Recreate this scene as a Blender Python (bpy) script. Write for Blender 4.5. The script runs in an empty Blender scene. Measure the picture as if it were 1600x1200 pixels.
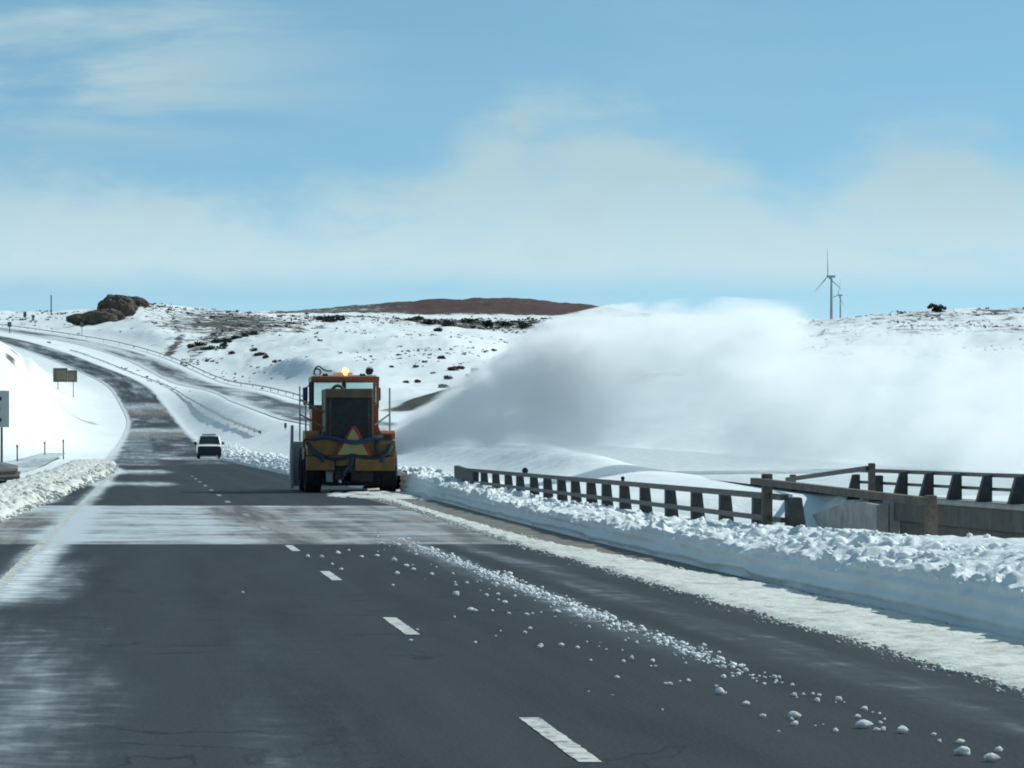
import bpy, bmesh, math, random
import numpy as np
from mathutils import Vector, Matrix, Euler

# ------------------------------------------------------------------ camera, world, sun, exposure
scn = bpy.context.scene
COL = scn.collection
F = 6100.0            # focal length in photo pixels (photo 1600 wide)
HZ = 560.0            # photo row of the true horizon
CZ = 1.53             # eye height above the road
cam_d = bpy.data.cameras.new('camera')
cam = bpy.data.objects.new('camera', cam_d)
COL.objects.link(cam)
cam.location = (0, 0, CZ)
cam.rotation_euler = (math.radians(90), 0, 0)
cam_d.sensor_width = 36.0
cam_d.lens = 36.0 * F / 1600.0
cam_d.shift_y = -(600.0 - HZ) / 1600.0
cam_d.clip_start = 0.5
cam_d.clip_end = 30000
scn.camera = cam

SUN_AZ, SUN_EL = math.radians(58), math.radians(38)
sun_dir = Vector((math.sin(SUN_AZ) * math.cos(SUN_EL), math.cos(SUN_AZ) * math.cos(SUN_EL), math.sin(SUN_EL)))
sd = bpy.data.lights.new('sun', 'SUN')
sd.energy = 3.9
sd.angle = math.radians(0.53)
sd.color = (0.955, 1.0, 0.945)
so = bpy.data.objects.new('sun', sd)
COL.objects.link(so)
so.rotation_euler = (-sun_dir).to_track_quat('-Z', 'Y').to_euler()

vs = scn.view_settings
vs.view_transform = 'Standard'
vs.look = 'None'
vs.gamma = 1.0
vs.exposure = 0.0
scn.render.engine = 'CYCLES'
cy = scn.cycles
cy.use_denoising = True

cy.volume_bounces = 8
cy.max_bounces = 12
cy.transparent_max_bounces = 12
cy.filter_width = 1.9
cy.volume_step_rate = 0.2
cy.volume_max_steps = 256


class NT:
    """small node-tree writer"""
    def __init__(s, tree):
        s.t = tree
        s.n = tree.nodes
        s.l = tree.links

    def node(s, typ, ins=None, **kw):
        n = s.n.new(typ)
        for k, v in kw.items():
            setattr(n, k, v)
        for k, v in (ins or {}).items():
            s.put(n.inputs[k], v)
        return n

    def put(s, sock, v):
        if isinstance(v, bpy.types.NodeSocket):
            s.l.new(v, sock)
        elif isinstance(v, bpy.types.Node):
            s.l.new(v.outputs[0], sock)
        else:
            sock.default_value = v

    def m(s, op, a, b=None, c=None, clamp=False):
        n = s.n.new('ShaderNodeMath')
        n.operation = op
        n.use_clamp = clamp
        s.put(n.inputs[0], a)
        if b is not None:
            s.put(n.inputs[1], b)
        if c is not None:
            s.put(n.inputs[2], c)
        return n.outputs[0]

    def rng(s, v, a, b, c=0.0, d=1.0, smooth=True):
        n = s.n.new('ShaderNodeMapRange')
        n.interpolation_type = 'SMOOTHSTEP' if smooth else 'LINEAR'
        for i, x in enumerate((v, a, b, c, d)):
            s.put(n.inputs[i], x)
        return n.outputs[0]

    def mix(s, f, a, b):
        n = s.n.new('ShaderNodeMix')
        n.data_type = 'RGBA'
        s.put(n.inputs[0], f)
        s.put(n.inputs[6], a)
        s.put(n.inputs[7], b)
        return n.outputs[2]

    def noise(s, vec, scale, detail=4, rough=0.55, dist=0.0):
        n = s.n.new('ShaderNodeTexNoise')
        if vec is not None:
            s.put(n.inputs['Vector'], vec)
        n.inputs['Scale'].default_value = scale
        n.inputs['Detail'].default_value = detail
        n.inputs['Roughness'].default_value = rough
        n.inputs['Distortion'].default_value = dist
        return n.outputs[0]

    def curve(s, v, pts):
        n = s.n.new('ShaderNodeFloatCurve')
        s.put(n.inputs['Value'], v)
        c = n.mapping.curves[0]
        n.mapping.use_clip = False
        while len(c.points) < len(pts):
            c.points.new(0.5, 0.5)
        for p, (x, y) in zip(c.points, pts):
            p.location = (x, y)
            p.handle_type = 'AUTO_CLAMPED'
        n.mapping.update()
        return n.outputs[0]


def rgb(*c):
    return (c[0], c[1], c[2], 1.0)


# world: physical sky, with one soft bank of low cloud all round the horizon and wisps above
wd = bpy.data.worlds.new('World')
scn.world = wd
wd.use_nodes = True
T = NT(wd.node_tree)
T.n.clear()
tc = T.node('ShaderNodeTexCoord').outputs['Generated']
sep = T.node('ShaderNodeSeparateXYZ', {0: tc})
X_, Y_, Z_ = sep.outputs
zl = T.m('MULTIPLY_ADD', Z_, 2.2, 0.20)
vec = T.node('ShaderNodeVectorMath', {0: T.node('ShaderNodeCombineXYZ', {0: X_, 1: Y_, 2: zl})}, operation='NORMALIZE')
sky = T.node('ShaderNodeTexSky', {0: vec}, sky_type='NISHITA', sun_disc=False)
sky.sun_elevation = SUN_EL
sky.sun_rotation = SUN_AZ
sky.altitude = 2000
sky.air_density = 1.0
sky.dust_density = 0.6
sky.ozone_density = 1.0
az = T.m('ARCTAN2', X_, Y_)                       # 0 straight ahead, radians
el = T.m('MULTIPLY', T.m('ARCSINE', Z_), 57.2958)  # degrees
# azimuth folded so that the cloud bank repeats, mirrored, all round
azd = T.m('PINGPONG', T.m('MULTIPLY_ADD', az, 57.2958, 7.5 + 60.0), 15.0)
azn = T.m('DIVIDE', azd, 15.0)
nv = T.node('ShaderNodeVectorMath', {0: T.node('ShaderNodeCombineXYZ', {0: X_, 1: Y_, 2: T.m('MULTIPLY', Z_, 2.2)}), 1: (1, 1, 1)}, operation='MULTIPLY')
n1 = T.noise(nv, 26, 6, 0.55, 0.3)
n2 = T.noise(nv, 9, 4, 0.55, 0.0)
n3 = T.noise(nv, 60, 5, 0.6, 0.4)
# top of the bank in degrees of elevation along the folded azimuth
top = T.curve(azn, [(0, .56), (.12, .52), (.25, .50), (.36, .50), (.42, .55), (.47, .66), (.52, .735), (.57, .73), (.66, .69), (.72, .60), (.775, .50), (.83, .58), (.90, .64), (1.0, .58)])
top = T.m('MULTIPLY', top, 5.0)
top = T.m('ADD', top, T.m('MULTIPLY', T.m('SUBTRACT', n1, 0.5), 1.7))
top = T.m('ADD', top, T.m('MULTIPLY', T.m('SUBTRACT', n3, 0.5), 0.6))
bank = T.rng(T.m('SUBTRACT', top, el), -0.55, 0.70)
botn = T.m('ADD', 1.15, T.m('MULTIPLY', T.m('SUBTRACT', n2, 0.5), 0.5))
bank = T.m('MULTIPLY', bank, T.rng(T.m('SUBTRACT', el, botn), -0.30, 0.35, 0.25, 1.0))
bank = T.m('MULTIPLY', bank, T.rng(n1, 0.30, 0.60, 0.62, 1.0))
# high wisps
wv = T.node('ShaderNodeMapping', {0: nv, 'Rotation': (0, 0.10, 0), 'Scale': (1, 1, 2.4)})
w1 = T.noise(wv, 10, 5, 0.55, 0.4)
wisp = T.m('MULTIPLY', T.rng(w1, 0.38, 0.62), T.rng(el, 2.6, 4.0))
wspot = T.rng(azn, 0.42, 0.05, 0.10, 1.0)
wisp = T.m('MULTIPLY', wisp, wspot, clamp=True)
cover = T.m('MAXIMUM', T.m('MULTIPLY', bank, 0.92), T.m('MULTIPLY', wisp, 0.95))
cover = T.m('MAXIMUM', cover, T.rng(el, 0.2, 3.2, 0.30, 0.0))
# cloud radiance before strength
cl = T.mix(T.rng(T.m('ADD', el, T.m('MULTIPLY', T.m('SUBTRACT', n1, 0.5), 2.0)), 0.8, 3.4), rgb(4.25, 5.5, 5.85), rgb(3.15, 4.35, 4.75))
skyt = T.node('ShaderNodeVectorMath', {0: sky.outputs[0], 1: (0.95, 1.22, 1.0)}, operation='MULTIPLY').outputs[0]
skyc = T.mix(cover, skyt, cl)
bg = T.node('ShaderNodeBackground', {0: skyc, 1: 0.145})
wo = T.node('ShaderNodeOutputWorld', {0: bg})

# ------------------------------------------------------------------ helpers
R = random.Random(7)
RN = np.random.default_rng(11)


def sstep(a, b, x):
    t = np.clip((np.asarray(x, float) - a) / (b - a), 0, 1)
    return t * t * (3 - 2 * t)


def _h(ix, iy, iz, seed):
    h = (ix.astype(np.int64) * 374761393 + iy.astype(np.int64) * 668265263 + iz.astype(np.int64) * 2147483647 + seed * 974711) & 0xFFFFFFFF
    h = ((h ^ (h >> 13)) * 1274126177) & 0xFFFFFFFF
    h = ((h ^ (h >> 16)) * 2246822519) & 0xFFFFFFFF
    h = h ^ (h >> 15)
    return (h & 0xFFFFFF) / float(0xFFFFFF)


def vn(x, y, z=0.0, seed=0):
    x, y, z = np.broadcast_arrays(np.asarray(x, float), np.asarray(y, float), np.asarray(z, float))
    x0, y0, z0 = np.floor(x), np.floor(y), np.floor(z)
    fx, fy, fz = x - x0, y - y0, z - z0
    fx, fy, fz = [f * f * f * (f * (f * 6 - 15) + 10) for f in (fx, fy, fz)]
    r = 0
    for dx in (0, 1):
        for dy in (0, 1):
            for dz in (0, 1):
                w = (fx if dx else 1 - fx) * (fy if dy else 1 - fy) * (fz if dz else 1 - fz)
                r = r + w * _h(x0 + dx, y0 + dy, z0 + dz, seed)
    return r * 2 - 1


def fbm(x, y, z=0.0, o=4, seed=0, g=0.5):
    s, a, n = 0, 1.0, 0
    for i in range(o):
        s = s + a * vn(x * 2 ** i, y * 2 ** i, np.asarray(z) * 2 ** i, seed + i * 17)
        n += a
        a *= g
    return s / n


def tag(o, label=None, cat=None, group=None, kind=None):
    if label:
        o['label'] = label
    if cat:
        o['category'] = cat
    if group:
        o['group'] = group
    if kind:
        o['kind'] = kind
    return o


def link(name, me, mat=None, parent=None):
    o = bpy.data.objects.new(name, me)
    COL.objects.link(o)
    if mat is not None and me is not None and not me.materials:
        me.materials.append(mat)
    if parent is not None:
        o.parent = parent
    return o


def empty(name, loc, rot=(0, 0, 0)):
    o = bpy.data.objects.new(name, None)
    COL.objects.link(o)
    o.location = loc
    o.rotation_euler = rot
    o.empty_display_size = 0.2
    return o


def mesh_np(name, V, Q, smooth=True):
    """mesh from numpy verts and quads/tris"""
    me = bpy.data.meshes.new(name)
    V = np.asarray(V, np.float32).reshape(-1, 3)
    Q = np.asarray(Q, np.int32)
    k = Q.shape[1]
    me.vertices.add(len(V))
    me.vertices.foreach_set('co', V.ravel())
    me.loops.add(Q.size)
    me.loops.foreach_set('vertex_index', Q.ravel())
    me.polygons.add(len(Q))
    me.polygons.foreach_set('loop_start', np.arange(0, Q.size, k, dtype=np.int32))
    me.polygons.foreach_set('loop_total', np.full(len(Q), k, np.int32))
    me.update(calc_edges=True)
    me.polygons.foreach_set('use_smooth', np.full(len(Q), smooth))
    return me


def grid_q(nr, nc):
    i = np.arange(nr - 1)[:, None] * nc + np.arange(nc - 1)[None, :]
    return np.stack([i, i + 1, i + nc + 1, i + nc], -1).reshape(-1, 4)


def attr(me, name, vals):
    a = me.attributes.new(name, 'FLOAT', 'POINT')
    a.data.foreach_set('value', np.asarray(vals, np.float32).ravel())


class B:
    """collects shapes, builds ONE mesh object"""
    def __init__(s):
        s.bm = bmesh.new()

    def box(s, c, d, rot=None, bevel=0.0, seg=2):
        r = bmesh.ops.create_cube(s.bm, size=1.0)
        vs_ = r['verts']
        M = Matrix.Translation(c) @ (Euler(rot).to_matrix().to_4x4() if rot else Matrix.Identity(4)) @ Matrix.Diagonal((d[0], d[1], d[2], 1))
        bmesh.ops.transform(s.bm, matrix=M, verts=vs_)
        if bevel > 0:
            es = list({e for v in vs_ for e in v.link_edges})
            bmesh.ops.bevel(s.bm, geom=es, offset=bevel, segments=seg, affect='EDGES', profile=0.6)
        return s

    def cyl(s, a, b, r, r2=None, n=12, caps=True):
        a, b = Vector(a), Vector(b)
        d = b - a
        M = Matrix.Translation((a + b) / 2) @ d.to_track_quat('Z', 'Y').to_matrix().to_4x4()
        bmesh.ops.create_cone(s.bm, cap_ends=caps, segments=n, radius1=r, radius2=r if r2 is None else r2, depth=d.length, matrix=M)
        return s

    def tube(s, pts, r, n=8):
        pts = [Vector(p) for p in pts]
        # smooth the path
        P = []
        for i in range(len(pts) - 1):
            p0, p1, p2, p3 = pts[max(i - 1, 0)], pts[i], pts[i + 1], pts[min(i + 2, len(pts) - 1)]
            for k in range(5):
                t = k / 5
                P.append(0.5 * ((2 * p1) + (p2 - p0) * t + (2 * p0 - 5 * p1 + 4 * p2 - p3) * t * t + (3 * p1 - p0 - 3 * p2 + p3) * t ** 3))
        P.append(pts[-1])
        s.poly_tube(P, r, n)
        return s

    def poly_tube(s, P, r, n=8):
        P = [Vector(p) for p in P]
        rings = []
        for i, p in enumerate(P):
            d = (P[min(i + 1, len(P) - 1)] - P[max(i - 1, 0)]).normalized()
            q = d.to_track_quat('Z', 'Y')
            rings.append([s.bm.verts.new(p + q @ Vector((math.cos(2 * math.pi * k / n) * r, math.sin(2 * math.pi * k / n) * r, 0))) for k in range(n)])
        for a, b in zip(rings, rings[1:]):
            for k in range(n):
                s.bm.faces.new((a[k], a[(k + 1) % n], b[(k + 1) % n], b[k]))
        s.bm.faces.new(rings[0][::-1])
        s.bm.faces.new(rings[-1])
        return s

    def prism(s, poly, a, b, axis='Y', bevel=0.0):
        """polygon given in the two other axes, extruded from a to b along axis"""
        def P(u, v, w):
            return {'Y': (u, w, v), 'X': (w, u, v), 'Z': (u, v, w)}[axis]
        lo = [s.bm.verts.new(P(u, v, a)) for u, v in poly]
        hi = [s.bm.verts.new(P(u, v, b)) for u, v in poly]
        fs = [s.bm.faces.new(lo), s.bm.faces.new(hi[::-1])]
        n = len(poly)
        for i in range(n):
            fs.append(s.bm.faces.new((lo[i], hi[i], hi[(i + 1) % n], lo[(i + 1) % n])))
        bmesh.ops.recalc_face_normals(s.bm, faces=fs)
        if bevel > 0:
            es = list({e for f in fs for e in f.edges})
            bmesh.ops.bevel(s.bm, geom=es, offset=bevel, segments=2, affect='EDGES', profile=0.6)
        return s

    def sphere(s, c, r, sc=(1, 1, 1), u=14, v=9):
        M = Matrix.Translation(c) @ Matrix.Diagonal((sc[0], sc[1], sc[2], 1))
        bmesh.ops.create_uvsphere(s.bm, u_segments=u, v_segments=v, radius=r, matrix=M)
        return s

    def build(s, name, mat, parent=None, smooth=False):
        me = bpy.data.meshes.new(name)
        bmesh.ops.recalc_face_normals(s.bm, faces=s.bm.faces)
        s.bm.to_mesh(me)
        s.bm.free()
        if smooth:
            me.polygons.foreach_set('use_smooth', np.full(len(me.polygons), True))
            try:
                me.set_sharp_from_angle(angle=math.radians(40))
            except Exception:
                pass
        return link(name, me, mat, parent)


def at(px, py, Y):
    """world point seen at photo pixel (px,py) when it stands Y metres ahead"""
    return Vector(((px - 800) / F * Y, Y, CZ + (HZ - py) / F * Y))


# ------------------------------------------------------------------ materials
MATS = {}


def mat(name):
    m = bpy.data.materials.new(name)
    m.use_nodes = True
    t = NT(m.node_tree)
    t.n.clear()
    t.out = t.node('ShaderNodeOutputMaterial')
    MATS[name] = m
    return m, t


def simple(name, col, rough=0.6, metal=0.0, var=0.12, scale=6.0, bump=0.0, dirt=None, spec=0.4):
    m, t = mat(name)
    co = t.node('ShaderNodeTexCoord').outputs['Object']
    n = t.noise(co, scale, 5, 0.6)
    lo = rgb(*[c * (1 - var) for c in col])
    hi = rgb(*[min(1, c * (1 + var)) for c in col])
    c = t.mix(t.rng(n, 0.3, 0.7), lo, hi)
    if dirt:
        n2_ = t.noise(co, scale * 0.6, 6, 0.65, 0.4)
        c = t.mix(t.rng(n2_, dirt[1], dirt[1] + 0.16), c, rgb(*dirt[0]))
    p = t.node('ShaderNodeBsdfPrincipled', {'Base Color': c, 'Roughness': rough, 'Metallic': metal, 'Specular IOR Level': spec})
    if bump > 0:
        b = t.node('ShaderNodeBump', {'Height': t.noise(co, scale * 4, 4, 0.6), 'Strength': bump, 'Distance': 0.02})
        t.l.new(b.outputs[0], p.inputs['Normal'])
    t.l.new(p.outputs[0], t.out.inputs[0])
    return m


SNOW = (0.80, 0.845, 0.85)
CREAM = (0.70, 0.71, 0.66)


def snow_mat(name, col, bumpd=0.03, scale=9.0, dirty=None, sss=0.0):
    m, t = mat(name)
    co = t.node('ShaderNodeTexCoord').outputs['Object']
    n = t.noise(co, 1.3, 5, 0.6)
    c = t.mix(t.rng(n, 0.3, 0.7), rgb(*[k * 0.94 for k in col]), rgb(*col))
    if dirty:
        d = t.noise(co, dirty[1], 6, 0.7, 0.3)
        c = t.mix(t.rng(d, dirty[2], dirty[2] + 0.2, 0, dirty[3]), c, rgb(*dirty[0]))
    h = t.noise(co, scale, 6, 0.62, 0.2)
    b = t.node('ShaderNodeBump', {'Height': h, 'Strength': 0.7, 'Distance': bumpd})
    p = t.node('ShaderNodeBsdfPrincipled', {'Base Color': c, 'Roughness': 0.75, 'Specular IOR Level': 0.25, 'Normal': b.outputs[0]})
    if sss:
        p.inputs['Subsurface Weight'].default_value = 0.75
        p.inputs['Subsurface Radius'].default_value = (1.0, 1.0, 1.0)
        p.inputs['Subsurface Scale'].default_value = sss
    t.l.new(p.outputs[0], t.out.inputs[0])
    return m


snow_mat('snow_clean', SNOW, 0.03, 7)
snow_mat('snow_bank', SNOW, 0.04, 9, dirty=((0.42, 0.40, 0.34), 2.5, 0.60, 0.35))
snow_mat('snow_cream', CREAM, 0.03, 12, dirty=((0.30, 0.27, 0.21), 2.2, 0.47, 0.65))
snow_mat('snow_clod', (0.88, 0.91, 0.91), 0.02, 14, sss=0.04)

# road: attribute 'cover' = share of frost/snow, 'dirt' = sand; UV in metres
m, t = mat('asphalt')
uv = t.node('ShaderNodeUVMap', uv_map='road')
cov = t.node('ShaderNodeAttribute', attribute_name='cover').outputs['Fac']
sand = t.node('ShaderNodeAttribute', attribute_name='dirt').outputs['Fac']
fine = t.noise(uv, 38, 3, 0.7)
mid = t.noise(uv, 2.2, 6, 0.62, 0.3)
stre = t.noise(t.node('ShaderNodeMapping', {0: uv.outputs[0], 'Scale': (2.6, 0.16, 1)}), 1.0, 6, 0.6, 0.2)
patch = t.noise(t.node('ShaderNodeMapping', {0: uv.outputs[0], 'Scale': (0.35, 0.06, 1)}), 1.0, 5, 0.6, 0.5)
basec = t.mix(t.rng(stre, 0.30, 0.72), rgb(0.017, 0.020, 0.0235), rgb(0.031, 0.035, 0.039))
ux = t.node('ShaderNodeSeparateXYZ', {0: uv.outputs[0]}).outputs[0]
trk = t.m('COSINE', t.m('MULTIPLY', t.m('SUBTRACT', ux, 0.15), 3.65))
basec = t.mix(t.rng(t.m('ADD', trk, t.m('MULTIPLY', t.m('SUBTRACT', patch, 0.5), 3.0)), -0.4, 1.4, 0, 0.45), basec, rgb(0.044, 0.050, 0.055))
ck = t.noise(t.node('ShaderNodeMapping', {0: uv.outputs[0], 'Scale': (0.16, 0.075, 1)}), 1.0, 5, 0.6, 0.8)
basec = t.mix(t.rng(t.m('ABSOLUTE', t.m('SUBTRACT', ck, 0.53)), 0.0012, 0.003, 0.8, 0.0), basec, rgb(0.008, 0.009, 0.010))
basec = t.mix(t.rng(fine, 0.46, 0.74, 0, 0.75), basec, rgb(0.085, 0.092, 0.10))
sandc = t.mix(t.rng(mid, 0.3, 0.7), rgb(0.11, 0.10, 0.085), rgb(0.26, 0.235, 0.20))
basec = t.mix(t.rng(t.m('ADD', sand, t.m('MULTIPLY', t.m('SUBTRACT', stre, 0.5), 1.1)), 0.35, 0.8), basec, sandc)
br = t.m('ADD', t.m('MULTIPLY', stre, 0.32), t.m('ADD', t.m('MULTIPLY', mid, 0.30), t.m('MULTIPLY', patch, 0.38)))
fr = t.rng(t.m('ADD', cov, t.m('MULTIPLY', t.m('SUBTRACT', br, 0.5), 1.7)), 0.32, 0.98)
film = t.rng(t.m('ADD', cov, t.m('MULTIPLY', t.m('SUBTRACT', br, 0.5), 0.9)), 0.14, 0.66, 0, 0.60)
basec = t.mix(film, basec, rgb(0.165, 0.195, 0.22))
frc = t.mix(t.rng(mid, 0.35, 0.65), rgb(0.48, 0.54, 0.56), rgb(0.78, 0.83, 0.84))
colr = t.mix(t.m('MULTIPLY', fr, 0.92), basec, frc)
bmp = t.node('ShaderNodeBump', {'Height': fine, 'Strength': 0.35, 'Distance': 0.006})
p = t.node('ShaderNodeBsdfPrincipled', {'Base Color': colr, 'Roughness': t.rng(fr, 0, 1, 0.70, 0.8), 'Specular IOR Level': 0.14, 'Normal': bmp.outputs[0]})
t.l.new(p.outputs[0], t.out.inputs[0])

m, t = mat('deck_concrete')
uv = t.node('ShaderNodeUVMap', uv_map='road')
cov = t.node('ShaderNodeAttribute', attribute_name='cover').outputs['Fac']
mid = t.noise(uv, 0.55, 6, 0.68, 0.3)
tr = t.noise(t.node('ShaderNodeMapping', {0: uv.outputs[0], 'Scale': (0.25, 0.33, 1)}), 1.0, 6, 0.68, 0.5)
lane = t.noise(t.node('ShaderNodeMapping', {0: uv.outputs[0], 'Scale': (2.0, 0.08, 1)}), 1.0, 5, 0.6)
basec = t.mix(t.rng(lane, 0.38, 0.62), rgb(0.10, 0.098, 0.095), rgb(0.26, 0.25, 0.235))
smal = t.noise(uv, 2.4, 5, 0.7, 0.4)
br = t.m('ADD', t.m('MULTIPLY', tr, 0.50), t.m('ADD', t.m('MULTIPLY', mid, 0.25), t.m('MULTIPLY', smal, 0.25)))
fr = t.rng(t.m('ADD', cov, t.m('MULTIPLY', t.m('SUBTRACT', br, 0.5), 4.2)), 0.20, 0.90)
colr = t.mix(t.m('MULTIPLY', fr, 0.9), basec, rgb(0.53, 0.60, 0.63))
p = t.node('ShaderNodeBsdfPrincipled', {'Base Color': colr, 'Roughness': 0.7, 'Specular IOR Level': 0.3})
t.l.new(p.outputs[0], t.out.inputs[0])

m, t = mat('worn_paint')
co = t.node('ShaderNodeTexCoord').outputs['Object']
wear = t.noise(co, 1.6, 6, 0.75, 0.2)
c = t.mix(t.rng(wear, 0.42, 0.60), rgb(0.40, 0.42, 0.42), rgb(0.10, 0.11, 0.12))
p = t.node('ShaderNodeBsdfPrincipled', {'Base Color': c, 'Roughness': 0.7})
t.l.new(p.outputs[0], t.out.inputs[0])
m, t = mat('road_paint')
co = t.node('ShaderNodeTexCoord').outputs['Object']
wear = t.noise(co, 9, 6, 0.75, 0.2)
c = t.mix(t.rng(wear, 0.44, 0.66), rgb(0.62, 0.62, 0.57), rgb(0.15, 0.155, 0.155))
p = t.node('ShaderNodeBsdfPrincipled', {'Base Color': c, 'Roughness': 0.7})
t.l.new(p.outputs[0], t.out.inputs[0])

# terrain: 'brush' = bare ground and sage showing through the snow, plus some painted shade, 'red' = red brown soil
m, t = mat('terrain')
co = t.node('ShaderNodeTexCoord').outputs['Object']
brs = t.node('ShaderNodeAttribute', attribute_name='brush').outputs['Fac']
red = t.node('ShaderNodeAttribute', attribute_name='red').outputs['Fac']
nb = t.noise(co, 0.16, 8, 0.68, 0.3)
nb2 = t.noise(co, 0.035, 5, 0.6, 0.2)
nn = t.m('ADD', t.m('MULTIPLY', nb, 0.7), t.m('MULTIPLY', nb2, 0.3))
k = t.rng(t.m('ADD', brs, t.m('MULTIPLY', t.m('SUBTRACT', nn, 0.5), 2.6)), 0.46, 0.66)
k = t.m('MULTIPLY', k, t.rng(brs, 0.0, 0.12))
soil = t.mix(t.rng(nb, 0.35, 0.65), rgb(0.040, 0.040, 0.036), rgb(0.115, 0.105, 0.092))
redc = t.mix(t.rng(nb, 0.35, 0.65), rgb(0.058, 0.027, 0.024), rgb(0.095, 0.046, 0.038))
soil = t.mix(red, soil, redc)
drift = t.noise(t.node('ShaderNodeMapping', {0: co, 'Scale': (0.06, 0.02, 0.06)}), 1.0, 6, 0.6, 0.3)
snc = t.mix(t.rng(drift, 0.3, 0.7), rgb(*[q * 0.93 for q in SNOW]), rgb(*SNOW))
c = t.mix(k, snc, soil)
b = t.node('ShaderNodeBump', {'Height': t.noise(co, 0.5, 6, 0.6, 0.2), 'Strength': 0.6, 'Distance': 0.35})
p = t.node('ShaderNodeBsdfPrincipled', {'Base Color': c, 'Roughness': 0.8, 'Specular IOR Level': 0.2, 'Normal': b.outputs[0]})
t.l.new(p.outputs[0], t.out.inputs[0])

simple('steel_rail', (0.055, 0.057, 0.054), 0.55, 0.35, 0.2, 5, 0.1, dirt=((0.16, 0.11, 0.08), 0.60))
simple('post_steel', (0.038, 0.043, 0.046), 0.6, 0.2, 0.25, 6, 0.15, dirt=((0.14, 0.10, 0.075), 0.62))
simple('timber', (0.13, 0.105, 0.085), 0.85, 0, 0.3, 8, 0.4, dirt=((0.075, 0.065, 0.055), 0.55))
simple('concrete', (0.30, 0.30, 0.285), 0.85, 0, 0.18, 2.2, 0.3, dirt=((0.17, 0.165, 0.155), 0.56))
simple('dark_concrete', (0.085, 0.083, 0.078), 0.85, 0, 0.25, 1.8, 0.3, dirt=((0.05, 0.048, 0.045), 0.54))
simple('plow_yellow', (0.20, 0.112, 0.032), 0.55, 0, 0.2, 2.5, 0.08, dirt=((0.12, 0.085, 0.05), 0.56))
simple('plow_orange', (0.30, 0.088, 0.032), 0.45, 0, 0.15, 3, 0.05, dirt=((0.17, 0.10, 0.06), 0.60))
simple('plow_olive', (0.10, 0.072, 0.042), 0.55, 0, 0.2, 3, 0.1)
simple('black_metal', (0.022, 0.024, 0.027), 0.55, 0.1, 0.3, 6, 0.1)
simple('undercarriage', (0.05, 0.05, 0.052), 0.8, 0, 0.4, 4, 0.3, dirt=((0.15, 0.14, 0.13), 0.58))
simple('rubber', (0.024, 0.025, 0.027), 0.85, 0, 0.3, 8, 0.2, dirt=((0.10, 0.10, 0.10), 0.63))
simple('hose_blue', (0.022, 0.045, 0.095), 0.45, 0, 0.2, 5, 0)
simple('hose_black', (0.02, 0.022, 0.028), 0.5, 0, 0.2, 5, 0)
simple('red_reflector', (0.28, 0.028, 0.026), 0.35, 0, 0.1, 6, 0)
simple('fluorescent', (0.34, 0.30, 0.13), 0.45, 0, 0.1, 6, 0, dirt=((0.36, 0.33, 0.16), 0.62))
simple('grey_rail', (0.36, 0.38, 0.38), 0.5, 0.2, 0.15, 6, 0)
simple('blower_grey', (0.22, 0.26, 0.29), 0.6, 0, 0.2, 2, 0.1, dirt=((0.36, 0.40, 0.42), 0.58))
simple('rock_brown', (0.105, 0.082, 0.064), 0.9, 0, 0.4, 0.25, 0.6, dirt=((0.055, 0.045, 0.042), 0.50))
simple('shrub_green', (0.050, 0.052, 0.040), 0.9, 0, 0.4, 1.5, 0)
simple('shrub_brown', (0.075, 0.055, 0.045), 0.9, 0, 0.4, 1.5, 0)
simple('bark', (0.07, 0.055, 0.042), 0.9, 0, 0.3, 6, 0)
simple('turbine_white', (0.27, 0.31, 0.34), 0.5, 0, 0.04, 0.2, 0)
simple('sign_brown', (0.19, 0.155, 0.10), 0.7, 0, 0.2, 1.2, 0, dirt=((0.26, 0.21, 0.15), 0.55))
simple('sign_edge', (0.11, 0.11, 0.095), 0.7, 0, 0.2, 1.2, 0)
simple('sign_face', (0.42, 0.46, 0.45), 0.5, 0, 0.06, 3, 0)
simple('sign_black', (0.02, 0.02, 0.02), 0.5, 0, 0.1, 3, 0)
simple('galvanised', (0.30, 0.32, 0.33), 0.5, 0.4, 0.12, 8, 0)
simple('car_white', (0.78, 0.80, 0.80), 0.3, 0, 0.04, 2, 0, spec=0.5)
simple('car_tan', (0.17, 0.165, 0.145), 0.35, 0.3, 0.1, 2, 0, dirt=((0.24, 0.235, 0.21), 0.55))
simple('chrome', (0.55, 0.57, 0.58), 0.25, 0.9, 0.05, 4, 0)
simple('lamp_lens', (0.75, 0.76, 0.72), 0.2, 0, 0.05, 4, 0)

m, t = mat('cab_glass')
gl = t.node('ShaderNodeBsdfGlossy', {0: rgb(0.8, 0.9, 0.9), 1: 0.05})
tr_ = t.node('ShaderNodeBsdfTransparent', {0: rgb(0.90, 0.95, 0.94)})
lw = t.node('ShaderNodeFresnel', {0: 1.4})
mx = t.node('ShaderNodeMixShader', {0: lw, 1: tr_, 2: gl})
t.l.new(mx.outputs[0], t.out.inputs[0])
simple('dark_glass', (0.02, 0.03, 0.035), 0.12, 0, 0.1, 3, 0, spec=0.6)

m, t = mat('amber_lamp')
co = t.node('ShaderNodeTexCoord').outputs['Object']
e = t.node('ShaderNodeEmission', {0: rgb(1.0, 0.42, 0.06), 1: 9.0})
t.l.new(e.outputs[0], t.out.inputs[0])
m, t = mat('amber_dim')
p = t.node('ShaderNodeBsdfPrincipled', {'Base Color': rgb(0.75, 0.28, 0.03), 'Roughness': 0.3, 'Emission Color': rgb(1.0, 0.40, 0.05), 'Emission Strength': 0.25})
t.l.new(p.outputs[0], t.out.inputs[0])

# ------------------------------------------------------------------ the two roads in plan and profile
GX, GZ = -0.0943, -0.0213     # heading and fall of the near road


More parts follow.
